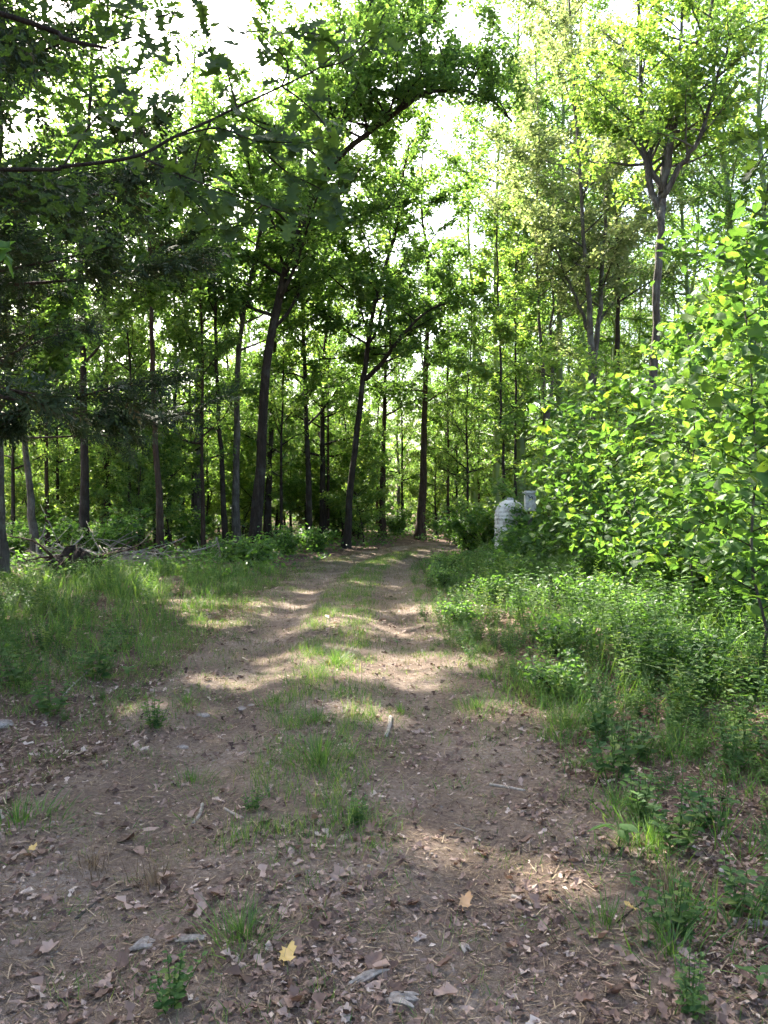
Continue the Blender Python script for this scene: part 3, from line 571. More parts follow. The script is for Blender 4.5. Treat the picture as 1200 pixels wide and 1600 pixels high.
TUFT = []
for k, (n, hh, sp) in enumerate(((170, .22, .09), (110, .16, .12), (80, .12, .07))):
    r = np.random.default_rng(170 + k); g = Geo(); a = r.uniform(0, 6.283, n); rr = np.abs(r.normal(0, sp, n)); kind = r.integers(0, 4, n)
    loc = np.stack([np.cos(a) * rr, np.sin(a) * rr, np.full(n, -.01)], 1); a2 = a + r.normal(0, .7, n); up = unit(np.stack([np.cos(a) * rr * 3 + r.normal(0, .2, n), np.sin(a) * rr * 3 + r.normal(0, .2, n), np.ones(n)], 1))
    hd = np.stack([np.cos(a2), np.sin(a2), 0 * a], 1); xa = unit(np.cross(hd, up)); M = np.stack([xa, np.cross(up, xa), up], -1)
    for q in range(4):
        m = kind == q; h_ = hh * r.uniform(.5, 1.2, m.sum()); scatter(g, *BLADES[q], M[m], loc[m], np.stack([np.full(m.sum(), .16), h_, h_], 1), r.uniform(0, .8, m.sum()))
    TUFT.append((g.mesh('grass_tuft', M_GRASS, False), g.mesh('dry_tuft', M_DRYGRASS, False)))
for px, py, k, s_, dry, lb in ((500, 1195, 0, 1.25, 0, 'largest green grass tuft on the centre strip of the track'), (378, 1475, 0, .8, 0, 'dark green grass tuft beside the rotten wood chunk, nearest the camera'),
    (495, 1130, 1, 1.0, 0, 'grass tuft on the centre strip just behind the largest one'), (525, 1040, 0, 1.0, 0, 'long grass tuft in the middle of the centre strip'), (430, 1100, 1, .9, 0, 'low tuft left of the centre strip near the pale stone'),
    (300, 1225, 1, .8, 0, 'low yellowish tuft in the left wheel rut'), (30, 1290, 1, 1.2, 0, 'mossy grass tuft at the left edge of the dirt'), (292, 1100, 1, .9, 0, 'low tuft beside the left rut near the bank'),
    (625, 1115, 2, .9, 0, 'small tuft right of the centre strip by the sunny spot'), (745, 1110, 1, 1.0, 0, 'low tuft on the right rut edge by the weeds'), (240, 1390, 2, 1.0, 1, 'flattened tan grass tuft by the curved twig'), (145, 1360, 2, 1.0, 1, 'flattened tan grass tuft left of the curved twig'),
    (1042, 1400, 2, 1.3, 1, 'dry straw-coloured tuft in the leaf litter at right'), (555, 1290, 2, 1.1, 0, 'sparse tuft at the near end of the centre strip'), (950, 1450, 1, .8, 0, 'thin grass tuft in the litter right of the sunny patch'), (1050, 1500, 1, 1.1, 0, 'spreading grass tuft at the bottom right among brown leaves'),
    (885, 1140, 0, .9, 0, 'fresh green tuft at the right edge of the dirt'), (870, 1070, 0, 1.2, 0, 'arching grass tuft at the foot of the right-hand weeds'), (1020, 1330, 0, .9, 0, 'green tuft beside the broad-leaved seedling')):
    p = ground_px(px, py); tag(link('grass_tuft', TUFT[k][dry], None, p, px * .37, s_), lb, 'grass tuft', 'distinct grass tufts')

# ------------------------------------------------------------------ weeds
FORB = []
for k, (h, nst, nl, lf) in enumerate(((.7, 4, 26, .11), (.5, 6, 20, .085), (.95, 3, 40, .07), (.3, 8, 14, .06))):
    r = np.random.default_rng(190 + k); W, L = Geo(), Geo()
    for s in range(nst):
        az = r.uniform(0, 6.28); q = [np.array([math.cos(az), math.sin(az), 0]) * r.uniform(0, .07)]; d = np.array([math.cos(az) * .3, math.sin(az) * .3, 1.]); hh = h * r.uniform(.6, 1.1)
        for j in range(4): d = unit(d + r.normal(0, .1, 3)); q.append(q[-1] + d * hh / 4)
        q = np.array(q); tube(W, q[[0, -1]], [.005, .002], 3, cap=False)
        u = np.linspace(.12, 1, nl); pts = np.stack([np.interp(u * 4, np.arange(5), q[:, c]) for c in range(3)], 1); a = np.arange(nl) * 2.4 + az
        dd = np.stack([np.cos(a), np.sin(a), r.uniform(-.1, .5, nl)], 1); scatter(L, *OVAL, frames(dd, unit(np.stack([r.normal(0, .3, nl), r.normal(0, .3, nl), np.ones(nl)], 1))), pts, lf * r.uniform(.6, 1.3, nl) * (1.15 - .5 * u), r.uniform(0, 1, nl))
    L2 = Geo(); L2.v, L2.t, L2.n = [np.concatenate(L.v).reshape(-1, 7, 3)[:, [0, 1, 3, 4]].reshape(-1, 3)], [np.zeros(1)], 0; nn = len(L2.v[0]) // 4; L2.f = {3: [(np.arange(nn)[:, None, None] * 4 + np.array([[0, 3, 2], [0, 2, 1]])[None]).reshape(-1, 3)]}
    FORB.append((W, L2, W.mesh('stem', M_WEED), L.mesh('foliage', M_WEED, False)))
def weed(px, py, k, s_, lb, grp=None):
    p = ground_px(px, py); o = empty('weed_plant', p, lb, 'weed', grp, px * .9, s_); link('stem', FORB[k][2], o); stuff(link('foliage', FORB[k][3], o))
for px, py, k, s_, lb in ((1060, 1330, 1, .75, 'dense leafy weed beside the broad-leaved seedling'), (1000, 1290, 3, 1.0, 'leafy weed on the litter left of the dense weed'), (1170, 1440, 1, .7, 'bright leafy weed at the right edge near the pale stick'), (960, 1220, 3, 1.2, 'bushy weed at the right edge of the dirt'),
    (1000, 1190, 3, 1.0, 'small weed behind the bushy weed on the litter'), (1165, 1190, 1, .8, 'leafy weed by the right edge above the brown leaves'), (1110, 1300, 3, .9, 'small weed right of the dense leafy weed'), (270, 1585, 3, .6, 'bright low weed at the bottom edge, left of the yellow leaf'),
    (940, 1150, 3, 1.1, 'weed at the foot of the tall grass, right of the rut'), (1050, 1470, 3, .8, 'weed below the dry straw tuft'), (1080, 1590, 3, .6, 'low weed at the bottom right corner'), (560, 1290, 3, .5, 'tiny weed at the near end of the centre strip'), (395, 1270, 3, .4, 'tiny weed in the left rut'), (240, 1140, 3, .8, 'broad low weed where the left bank meets the litter'),
    (80, 1120, 1, .8, 'leafy weed at the left edge of the bank'), (30, 1075, 1, 1.0, 'tall leafy weed at the left edge of the view'), (150, 1065, 3, 1.3, 'weed on the near slope of the left bank'), (190, 1020, 1, .9, 'weed in the middle of the left bank'), (700, 960, 2, .8, 'stalky weed at the left margin of the tall weeds'), (930, 960, 2, 1.0, 'dark stalky weed in the middle of the right-hand weeds'), (1010, 1040, 1, 1.1, 'leafy weed before the tall grass at right'), (1120, 1090, 1, 1.0, 'weed under the tall sapling at right')):
    weed(px, py, k, s_, lb)
g, gw = Geo(), Geo(); r = np.random.default_rng(200)
def many_weeds(n, y0, y1, d0, d1, smin, smax, seed, kinds=(0, 1, 2, 3)):
    r = np.random.default_rng(seed); y = y0 + (y1 - y0) * r.uniform(0, 1, n) ** 1.2; x = to_track(y, r.uniform(d0, d1, n)); z = height(x, y); kd = r.choice(kinds, n)
    d = track_d(x, y); edge = sstep(abs(d0) if d0 > 0 else abs(d1), 3.2, np.abs(d))
    for k in set(kinds):
        m = kd == k; a = r.uniform(0, 6.283, m.sum()); M = np.zeros((m.sum(), 3, 3)); M[:, 0, 0] = np.cos(a); M[:, 0, 1] = -np.sin(a); M[:, 1, 0] = np.sin(a); M[:, 1, 1] = np.cos(a); M[:, 2, 2] = 1
        s = r.uniform(smin, smax, m.sum()) * (.45 + .55 * edge[m])
        for G_, src in ((g, FORB[k][1]), (gw, FORB[k][0])):
            scatter(G_, np.concatenate(src.v), [np.concatenate(v) for v in src.f.values()], M, np.stack([x[m], y[m], z[m]], 1), s, r.uniform(0, 1, m.sum()))
many_weeds(360, 6.4, 24, 1.3, 9.5, .65, 1.25, 201); many_weeds(300, 8, 20, 1.05, 4.5, .6, 1.0, 205); many_weeds(250, 4.4, 9, 1.6, 5.5, .55, .95, 206, (1, 3, 0))
many_weeds(380, 5.6, 17.8, -8.5, -1.6, .45, .8, 202, (1, 3)); many_weeds(190, 6.2, 17.8, -8, -1.9, .4, .75, 207, (0, 2))
many_weeds(130, 2.8, 6.5, 1.75, 4.2, .4, .75, 203, (3, 3, 1))
stuff(tag(link('verge_weeds', g.mesh('verge_weeds', M_WEED, False)), 'mass of leafy green weeds on both verges of the track', 'weeds'))
stuff(tag(link('weed_stalks', gw.mesh('weed_stalks', M_WEED)), 'thin stalks among the weeds on both verges', 'weeds'))
# broad-leaved seedlings whose leaves show singly
OVM = [proto_mesh('leaf', s_, M_WEED) for s_ in OVALL]
def place_leaf(me, parent, base, d, up, size, name='leaf'):
    M = frames(np.array([d], float), np.array([unit(np.asarray(up, float))]))[0] * size
    o = link(name, me, parent); o.matrix_basis = Matrix([[*M[0], base[0]], [*M[1], base[1]], [*M[2], base[2]], [0, 0, 0, 1]]); return o
def seedling(px, py, h, size, n, lb, seed):
    r = np.random.default_rng(seed); p = ground_px(px, py); o = empty('seedling', p, lb, 'seedling'); W = Geo(); tube(W, [[0, 0, -.02], [.01, 0, h * .5], [0, .01, h]], [.004, .003, .002], 5); link('stem', W.mesh('stem', M_WEED), o)
    for k in range(n):
        a = k * 2.2 + r.uniform(0, .6); place_leaf(OVM[k % 2], o, (0, 0, h * (.6 + .4 * k / n)), (math.cos(a), math.sin(a), r.uniform(-.1, .35)), (r.normal(0, .2), r.normal(0, .2), 1), size * r.uniform(.7, 1.1))
seedling(965, 1335, .14, .13, 6, 'broad-leaved pale green seedling at the edge of the litter', 1)
seedling(985, 1392, .06, .06, 5, 'tiny yellow-green seedling below the broad-leaved one', 2)
seedling(620, 1010, .08, .07, 5, 'small seedling on the right side of the centre strip', 3)
seedling(200, 1060, .10, .10, 6, 'yellow-green seedling on the edge of the left bank', 4)
seedling(60, 1110, .16, .13, 7, 'broad-leaved seedling at the left edge of the bank', 5)
seedling(1185, 1560, .08, .08, 5, 'seedling in the brown leaves at bottom right', 6)

# ------------------------------------------------------------------ near oak branches, each leaf its own piece
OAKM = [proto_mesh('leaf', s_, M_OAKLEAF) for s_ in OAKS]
def branch_part(parent, org, q, a0, a1, name='branch', mat=M_BARK, k=6):
    W = Geo(); path = smooth_path([np.asarray(p) - org for p in q], 3 * len(q)); tube(W, path, np.linspace(a0, a1, len(path)), k); return link(name, W.mesh(name, mat), parent), path
def leafy(parent, org, q, n, size, seed, meshes, a0=.006, a1=.002, spread=.10, hang=-.35, t0=.15, flat=.5, name='branch', face=-.3):
    """a twig with its own leaves hanging from short stalks"""
    r = np.random.default_rng(seed); b, path = branch_part(parent, org, q, a0, a1, name)
    for k in range(n):
        u = (t0 + (1 - t0) * (k + r.uniform(0, 1)) / n) * (len(path) - 1); j = min(int(u), len(path) - 2); p = path[j] + (path[j + 1] - path[j]) * (u - j); t = unit(path[j + 1] - path[j])
        d = unit(t * .5 + r.normal(0, .8, 3) + [0, 0, hang]); p2 = p + unit(r.normal(0, 1, 3)) * spread * r.uniform(0, 1)
        place_leaf(meshes[r.integers(0, len(meshes))], b, p2, d, (r.normal(0, flat), r.normal(face, flat), 1), size * r.uniform(.7, 1.2))
    return b
org = np.array([-3.5, 3.3, H(-3.5, 3.3)])
oak = empty('oak_tree', org, 'near oak whose leafy branch hangs across the upper left against white sky', 'tree')
W = Geo(); tube(W, smooth_path([(0, 0, -.3), (.05, 0, 1.5), (0, .1, 4), (-.1, .1, 7), (0, .2, 10)], 16), np.linspace(.17, .06, 16), 10, rough=.04); link('trunk', W.mesh('trunk', M_BARK), oak)
Z1 = lambda x, y, dep: P(x / 2, y / 2, dep)
branch_part(oak, org, [org + [0, .05, 3.0], Z1(50, 530, 3.7), Z1(200, 520, 3.75), Z1(420, 490, 3.8), Z1(540, 430, 3.85), Z1(660, 375, 3.9), Z1(740, 335, 3.95), Z1(880, 270, 4.0), Z1(1000, 210, 4.05), Z1(1060, 150, 4.1)], .011, .003)
TW = [([(880, 270, 4), (900, 200, 3.9), (840, 130, 3.9), (800, 90, 3.9)], 17), ([(1000, 210, 4.05), (1080, 190, 4.1), (1150, 130, 4.2), (1200, 100, 4.2)], 20), ([(740, 335, 3.95), (800, 390, 3.9), (900, 430, 3.9), (1000, 470, 3.9)], 22),
      ([(540, 430, 3.85), (680, 400, 3.8), (800, 440, 3.7), (950, 445, 3.7)], 24), ([(440, 490, 3.8), (560, 545, 3.75), (680, 590, 3.7), (820, 640, 3.7), (930, 675, 3.7)], 34), ([(820, 640, 3.7), (760, 690, 3.7), (640, 720, 3.75)], 14),
      ([(880, 270, 4), (950, 320, 4), (1020, 400, 4), (1060, 520, 4), (1050, 620, 4)], 26), ([(660, 375, 3.9), (620, 470, 3.9), (600, 560, 3.9), (560, 640, 3.9)], 18), ([(1060, 150, 4.1), (1010, 110, 4.1), (900, 100, 4.1)], 14),
      ([(420, 490, 3.8), (420, 410, 3.9), (480, 330, 4), (560, 290, 4)], 16), ([(740, 335, 3.95), (720, 260, 4), (700, 190, 4), (660, 130, 4), (640, 80, 4)], 14), ([(820, 470, 3.8), (900, 540, 3.8), (1000, 590, 3.8), (1060, 650, 3.8)], 20), ([(560, 545, 3.75), (600, 620, 3.8), (680, 700, 3.8)], 14),
      ([(200, 520, 3.75), (260, 420, 3.9), (330, 330, 4), (400, 250, 4.1), (480, 160, 4.1)], 18), ([(330, 150, 4.4), (400, 120, 4.4), (490, 105, 4.4), (600, 115, 4.4), (720, 80, 4.4)], 12), ([(250, -60, 4.3), (330, 20, 4.3), (430, 60, 4.3), (540, 40, 4.3), (640, 0, 4.3)], 14)]
for k, (q, n) in enumerate(TW): leafy(oak, org, [Z1(*p) for p in q], n, .13, 300 + k, OAKM, .005, .002, .07, face=-1.0)
branch_part(oak, org, [org + [0, .05, 4.2], Z1(60, 60, 4.3), Z1(200, 120, 4.35), Z1(330, 150, 4.4)], .02, .008); branch_part(oak, org, [org + [0, .1, 4.6], Z1(100, -120, 4.3), Z1(250, -60, 4.3)], .018, .006)
g = Geo(); r = np.random.default_rng(345); pts = []
for k in range(56):
    dep = r.uniform(4.4, 6.8); c = P(r.uniform(-80, 200), r.uniform(-60, 400) - .25 * k % 40, dep); pts.append(c - org + r.normal(0, .13, (11, 3)))
pts = np.concatenate(pts); n = len(pts); a = r.uniform(0, 6.283, n); scatter(g, *DEADS[1], frames(np.stack([np.cos(a), np.sin(a), r.normal(-.3, .4, n)], 1), unit(np.stack([r.normal(0, .5, n), r.normal(-.7, .5, n), np.ones(n)], 1))), pts, r.uniform(.08, .14, n), r.uniform(0, .6, n))
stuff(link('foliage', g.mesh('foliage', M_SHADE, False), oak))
org = np.array([3.1, 3.8, H(3.1, 3.8)])
oak2 = empty('oak_tree', org, 'oak just outside the right edge with a few dark leaves poking in', 'tree')
W = Geo(); tube(W, smooth_path([(0, 0, -.3), (0, .05, 2), (.1, 0, 5), (.1, .1, 9)], 12), np.linspace(.13, .05, 12), 10, rough=.04); link('trunk', W.mesh('trunk', M_BARK), oak2)
branch_part(oak2, org, [org + [.05, 0, 2.9], P(1290, 200, 4), P(1215, 215, 4)], .014, .005); leafy(oak2, org, [P(1215, 215, 4), P(1180, 210, 4), P(1140, 205, 4)], 10, .13, 330, OAKM); leafy(oak2, org, [P(1215, 215, 4), P(1195, 240, 4), P(1180, 265, 4)], 9, .13, 331, OAKM); leafy(oak2, org, [P(1215, 215, 4), P(1200, 290, 4), P(1195, 330, 4)], 6, .12, 332, OAKM)

# ------------------------------------------------------------------ sycamore saplings with large single leaves
SYCM = [proto_mesh('leaf', s_, M_SYCLEAF) for s_ in SYCS]
def sapling(name, label, px, py, Y, top, h, n, size, seed, reach, nb, part='branch'):
    r = np.random.default_rng(seed); x = P(px, py, Y)[0]; org = np.array([x, Y, H(x, Y)]); o = empty(name, org, label, 'sapling')
    tp = P(top[0], top[1], Y) - org; q = [np.array([0, 0, -.1]), tp * .3 + r.normal(0, .05, 3), tp * .65 + r.normal(0, .06, 3), tp]; W = Geo(); path = smooth_path(q, 12); path[1:-1] += r.normal(0, .03, (10, 3)); tube(W, path, np.linspace(.015 * h / 4, .005, 12), 6); link('stem', W.mesh('stem', M_BARKG), o)
    per = n // nb; extra = Geo()
    for k in range(nb):
        f = .2 + .8 * (k + .5) / nb; u = f * 11; j = min(int(u), 10); p = path[j] + (path[j + 1] - path[j]) * (u - j); az = k * 2.4 + r.uniform(-.3, .3); L_ = reach * (1.1 - .6 * f) * r.uniform(.7, 1.2)
        d = np.array([math.cos(az), math.sin(az), .45]); e = p + d * L_ * .5; e2 = e + unit(d + [0, 0, -.35]) * L_ * .5
        w_ = r.uniform(0, 1, (per * 3, 1)); leaf_cloud(extra, r, p * (1 - w_) + e2 * w_ + r.normal(0, .15, (per * 3, 3)), size * .9, OVAL, .5)
        leafy(o, np.zeros(3), [p, e, e2], per, size, seed * 50 + k, SYCM, .006, .002, .11, -.25, .1, .55)
    stuff(link('foliage', extra.mesh('foliage', M_SAP, False), o)); return o
sapling('sycamore_sapling', 'tall sycamore sapling with big bright leaves at the right edge', 1195, 1050, 6.6, (1165, 350), 4, 300, .135, 5, 1.0, 25)
sapling('sycamore_sapling', 'sycamore sapling leaning in from beyond the right edge', 1262, 1050, 7.6, (1215, 470), 3.5, 160, .14, 7, 1.1, 16)
sapling('sycamore_sapling', 'sunlit yellow-green sycamore sapling left of the grey forking oak', 905, 900, 13.5, (885, 640), 3, 220, .155, 8, 1.2, 18)
sapling('sycamore_sapling', 'sunlit sycamore sapling right in front of the grey forking oak', 1000, 900, 11.5, (985, 600), 3.2, 240, .15, 9, 1.25, 20)
sapling('sycamore_sapling', 'sycamore sapling between the grey forking oak and the tall sapling', 1090, 950, 9.5, (1075, 520), 3.6, 240, .14, 10, 1.15, 20)
org = np.array([-2.15, 3.3, H(-2.15, 3.3)]); mp = empty('maple_sapling', org, 'sapling outside the left edge with a few yellow-green leaves showing', 'sapling')
branch_part(mp, org, [org + [0, 0, -.1], org + [.03, 0, 1.2], org + [.05, .05, 2.4]], .014, .006, 'stem')
leafy(mp, org, [org + [.05, .04, 2.2], P(-40, 385, 3.3), P(10, 395, 3.3)], 6, .12, 340, SYCM, t0=.5, spread=.04); leafy(mp, org, [org + [.05, .04, 2.35], P(-60, 360, 3.4), P(-20, 340, 3.4)], 5, .12, 341, SYCM)

# ------------------------------------------------------------------ cedar at the upper left
def cedar(x, y, h, label, seed, z0=2.2, R=4.2, nb=44, sprays=620, size=.25):
    r = np.random.default_rng(seed); W, L = Geo(), Geo(); path = smooth_path([(0, 0, -.3), (.1, .05, h * .3), (0, .1, h * .65), (.05, 0, h)], 16); tube(W, path, np.linspace(.19, .03, 16), 10, rough=.05, r=r)
    sv, sf = [], []
    for k in range(7):      # one flat spray of scale-leaf twigs
        t = k / 6; sd = (-1) ** k; b0 = np.array([0, t * .75, 0]); tipv = b0 + np.array([sd * (.30 - .2 * t), .24, -.04]) if k < 6 else np.array([0, 1.05, -.06]); m = (b0 + tipv) / 2; dr = unit(tipv - b0); wd = np.cross(dr, [0, 0, 1]) * .056
        i0 = len(sv); sv += [b0, m + wd, tipv, m - wd]; sf += [[i0, i0 + 1, i0 + 2], [i0, i0 + 2, i0 + 3]]
    sv = np.array(sv); sf = [np.array(sf)]; P_, D_ = [], []; ta, tb = [], []
    for k in range(nb):
        f = (k + r.uniform(0, 1)) / nb; z = z0 + (h - z0) * f; az = k * 2.4 + r.uniform(-.4, .4); Lb = R * (1 - f) ** .55 * r.uniform(.65, 1.1) + .3; d = np.array([math.cos(az), math.sin(az), .18]); q = [np.array([.05, .05, z])]
        for j in range(7): d = unit(d + r.normal(0, .10, 3) + [0, 0, .05 * (j - 3) * .3]); q.append(q[-1] + d * Lb / 7)
        q = np.array(q); tube(W, q, np.linspace(.009 * Lb + .005, .004, 8), 5, cap=False)
        for s in range(int(5 + Lb * 4)):
            u = r.uniform(.15, 1) * 7; j = min(int(u), 6); p = q[j] + (q[j + 1] - q[j]) * (u - j); dd = unit(unit(q[j + 1] - q[j]) + r.normal(0, .8, 3) * [1, 1, .35] + [0, 0, -.1]); l2 = r.uniform(.25, .8) * (.5 + .12 * Lb); e = p + dd * l2; ta.append(p); tb.append(e)
            c = max(5, int(sprays * l2 / 8)); w = r.uniform(.1, 1.05, c)[:, None]; P_.append(p + (e - p) * w + r.normal(0, .05, (c, 3))); D_.append(unit(dd + r.normal(0, .6, (c, 3)) + [0, 0, -.25]))
    cones(W, np.array(ta), np.array(tb), np.full(len(ta), .007), np.full(len(ta), .003)); P_ = np.concatenate(P_); D_ = np.concatenate(D_); kp = sun_gaps(P_, (x, y, H(x, y))); P_, D_ = P_[kp], D_[kp]; n = len(P_)
    scatter(L, sv, sf, frames(D_, unit(r.normal(0, .6, (n, 3)) + [0, 0, 1])), P_, size * r.uniform(.6, 1.2, n), r.uniform(0, 1, n))
    o = empty('cedar_tree', (x, y, H(x, y)), label, 'tree'); link('trunk', W.mesh('trunk', M_BARKR), o); stuff(link('crown', L.mesh('crown', M_CEDAR, False), o)); return n
cedar(-5.7, 9.3, 11.5, 'dark shaggy cedar hanging over the upper left, trunk outside the view', 400)
cedar(-5.1, 7.2, 9, 'nearest dark cedar, its boughs filling the upper left edge', 402, z0=2.9, R=3.0, nb=34, sprays=330, size=.24)
cedar(-8.2, 14.5, 10, 'second dark cedar behind the shaggy one, above the leaning bare trunk', 401, z0=2.6, R=3.2, nb=34, sprays=300, size=.26)

# ------------------------------------------------------------------ ribbed tank, white box, brush pile
p = ground_px(797, 876); Y = 21.0; x = P(797, 876, Y)[0]; z = H(x, Y)
tank = empty('ribbed_tank', (x, Y, z), 'pale ribbed round-topped tank half hidden by vines beside the track', 'tank')
g = Geo(); prof = []; nr = 17; hh = 1.80 - z
for k in range(nr * 4 + 1):
    t = k / (nr * 4); zz = -.1 + (hh - .1) * t; top = np.sqrt(max(0, 1 - max(0, (t - .72) / .28) ** 2.2)); prof.append((.43 * (top * .93 + .0) * (1 + .02 * math.cos(k * 1.5708)) + .012, zz))
kk = 40; a = np.arange(kk) * 6.2832 / kk; v = np.concatenate([np.stack([np.cos(a) * rr, np.sin(a) * rr, np.full(kk, zz)], 1) for rr, zz in prof]); j = np.arange(kk); m = len(prof)
g.add(v, [np.concatenate([np.stack([i * kk + j, i * kk + (j + 1) % kk, (i + 1) * kk + (j + 1) % kk, (i + 1) * kk + j], 1) for i in range(m - 1)]), np.array([[(m - 1) * kk + q for q in range(kk)]])])
link('shell', g.mesh('shell', M_WHITE), tank)
g = Geo(); tube(g, [(0, 0, hh - .22), (0, 0, hh - .16)], [.09, .09], 16); link('cap', g.mesh('cap', M_WHITE), tank)
def box(g, lo, hi, bev=0):
    (x0, y0, z0), (x1, y1, z1) = lo, hi; b = bev
    v = [(x, y, z) for z in (z0, z1) for x, y in ((x0 + b, y0), (x1 - b, y0), (x1, y0 + b), (x1, y1 - b), (x1 - b, y1), (x0 + b, y1), (x0, y1 - b), (x0, y0 + b))]
    j = np.arange(8); g.add(v, [np.stack([j, (j + 1) % 8, (j + 1) % 8 + 8, j + 8], 1), np.array([list(range(8))[::-1], list(range(8, 16))])])
x2 = P(828, 800, 20.1)[0]; z2 = H(x2, 20.1)
ub = empty('utility_box', (x2, 20.1, z2), 'white box with overhanging cap and dark marks, right of the ribbed tank', 'box'); zc = 1.6 - z2
g = Geo(); box(g, (-.14, -.11, zc - .30), (.14, .11, zc + .15), .015); link('body', g.mesh('body', M_WHITE, False), ub)
g = Geo(); box(g, (-.17, -.14, zc + .153), (.17, .14, zc + .185), .02); box(g, (-.13, -.10, zc + .188), (.13, .10, zc + .215), .02); link('cap', g.mesh('cap', M_WHITE, False), ub)
g = Geo(); box(g, (-.05, -.05, -.3), (.05, .05, zc - .303), .005); link('post', g.mesh('post', M_BARKG, False), ub)
g = Geo(); tube(g, smooth_path([(-.06, -.113, zc + .10), (-.02, -.113, zc + .04), (.03, -.113, zc + .07), (.05, -.113, zc + .01)], 10), .012, 5); link('dark_mark', g.mesh('dark_mark', M_MARK), ub)
def vine(label, x, y, z, n, sp, seed):
    r = np.random.default_rng(seed); g = Geo(); pts = r.normal(0, 1, (n, 3)) * sp; pts[:, 2] = np.clip(pts[:, 2], -z, None); leaf_cloud(g, r, pts, .11, OVAL, .7)
    o = empty('vine', (x, y, H(x, y)), label, 'vine'); c = link('foliage', g.mesh('foliage', M_SHRUB, False), o, (0, 0, z - H(x, y))); stuff(c)
    W = Geo(); tube(W, [(0, 0, -.1), (.1, 0, z * .5), (0, .05, z)], .01, 5); link('stem', W.mesh('stem', M_BARK), o)
vine('leafy vine covering the right half of the ribbed tank', x + .26, Y - .48, .8, 1100, (.24, .09, .5), 1)
bush(781, 19.6, 3, 'low leafy weed clump hiding the foot of the ribbed tank', .6)
bush(812, 19.4, 3, 'dark leafy clump before the right half of the ribbed tank', 1.35)
bush(838, 20.4, 1, 'dark bush below the white box', .95)
vine('dark leafy vine climbing the post under the white box', x2 + .05, 19.8, .7, 420, (.28, .10, .35), 2)
rp = np.random.default_rng(500)
def stick(name, label, pts, a0, a1, mat, cat='branch', twigs=0, k=7, group=None):
    pts = [np.asarray(p, float) for p in pts]; o0 = pts[0]; path = smooth_path([p - o0 for p in pts], 3 * len(pts)); W = Geo(); tube(W, path, np.linspace(a0, a1, len(path)), k, rough=.10, r=rp)
    for t in range(twigs):
        j = rp.integers(2, len(path) - 1); d = unit(path[j] - path[j - 1]) + rp.normal(0, .6, 3); e = path[j] + unit(d) * rp.uniform(.2, .5); tube(W, [path[j], (path[j] + e) / 2 + rp.normal(0, .02, 3), e], [a1, a1 * .7, a1 * .3], 4)
    return tag(link(name, W.mesh(name, mat), None, o0), label, cat, group)
p0 = ground_px(118, 895)
g = Geo(); r = np.random.default_rng(510); nu, nv = 22, 12; vv = []
for b in range(nv + 1):
    for a in range(nu):
        th = a / nu * 6.283; ph = -.35 + (b / nv) * 1.92; rr = 1 + .2 * math.sin(th * 3 + b * .5) + .12 * math.sin(th * 7 + b * .9) + r.normal(0, .12); vv.append((.55 * rr * math.cos(th) * math.cos(ph), .35 * rr * math.sin(th) * math.cos(ph), .42 * rr * math.sin(ph)))
j = np.arange(nu); g.add(vv, [np.concatenate([np.stack([b * nu + j, b * nu + (j + 1) % nu, (b + 1) * nu + (j + 1) % nu, (b + 1) * nu + j], 1) for b in range(nv)])])
root = empty('uprooted_stump', p0, 'dark upturned root mass in the brush pile at left', 'stump'); link('root_plate', g.mesh('root_plate', M_SOIL), root)
for k in range(9):
    W = Geo(); a = rp.uniform(0, 6.28); s0 = np.array([math.cos(a) * .5, math.sin(a) * .3, .35]); d = np.array([math.cos(a), math.sin(a) * .6, rp.uniform(-.1, .6)]); tube(W, smooth_path([s0, s0 + d * .4 + rp.normal(0, .08, 3), s0 + d * .9 + rp.normal(0, .12, 3)], 7), np.linspace(.035, .008, 7), 5); link('root', W.mesh('root', M_BARKR), root)
for px0, py0, px1, py1, dy, w, lb in ((75, 900, 130, 838, 1.0, .045, 'pale dead limb leaning up from the root mass towards the bush'), (60, 870, 68, 835, .2, .03, 'short white snag standing by the leaning trunk'), (40, 885, 110, 905, -.6, .06, 'thick brown log lying before the leaning trunk'), (170, 908, 232, 862, .8, .035, 'grey dead branch right of the root mass'), (175, 882, 225, 890, .5, .03, 'thin grey branch low at the right of the brush pile'), (130, 860, 175, 895, -.3, .03, 'bare branch dropping right from the root mass'), (20, 880, 70, 900, .3, .03, 'thin dead branch at the left end of the brush pile'), (90, 850, 150, 900, .2, .025, 'bare branch crossing over the root mass'), (300, 862, 345, 848, 1.5, .03, 'grey fallen branch behind the long grass'), (338, 840, 345, 872, .4, .025, 'bleached snag behind the long grass')):
    a = P(px0, py0, 19.0); b = P(px1, py1, 19.0 + dy); a[2] = max(a[2], H(a[0], a[1]) + w * .5); b[2] = max(b[2], H(b[0], b[1]) + w * .5); m = (a + b) / 2 + rp.normal(0, .06, 3); m[2] = max(m[2], H(m[0], m[1]) + w * .3)
    stick('dead_branch', lb, [a, m, b], w, w * .4, M_DEADWOOD, 'branch', 4, group='brush pile branches')
g = Geo(); r = np.random.default_rng(515)
for k in range(150):
    c = P(r.uniform(20, 250), 880, r.uniform(18.4, 20.5)); zz = H(c[0], c[1]) + abs(r.normal(0, .22)) + .03; a = np.array([c[0], c[1], zz]); d = r.normal(0, 1, 3) * [1, .6, .35]; b = a + unit(d) * r.uniform(.5, 1.4); b[2] = max(b[2], H(b[0], b[1]) + .02); tube(g, [a, (a + b) / 2 + r.normal(0, .05, 3), b], [.014, .010, .005], 4)
stuff(tag(link('brushwood', g.mesh('brushwood', M_DEADWOOD)), 'tangle of thin grey twigs in the brush pile', 'brushwood'))

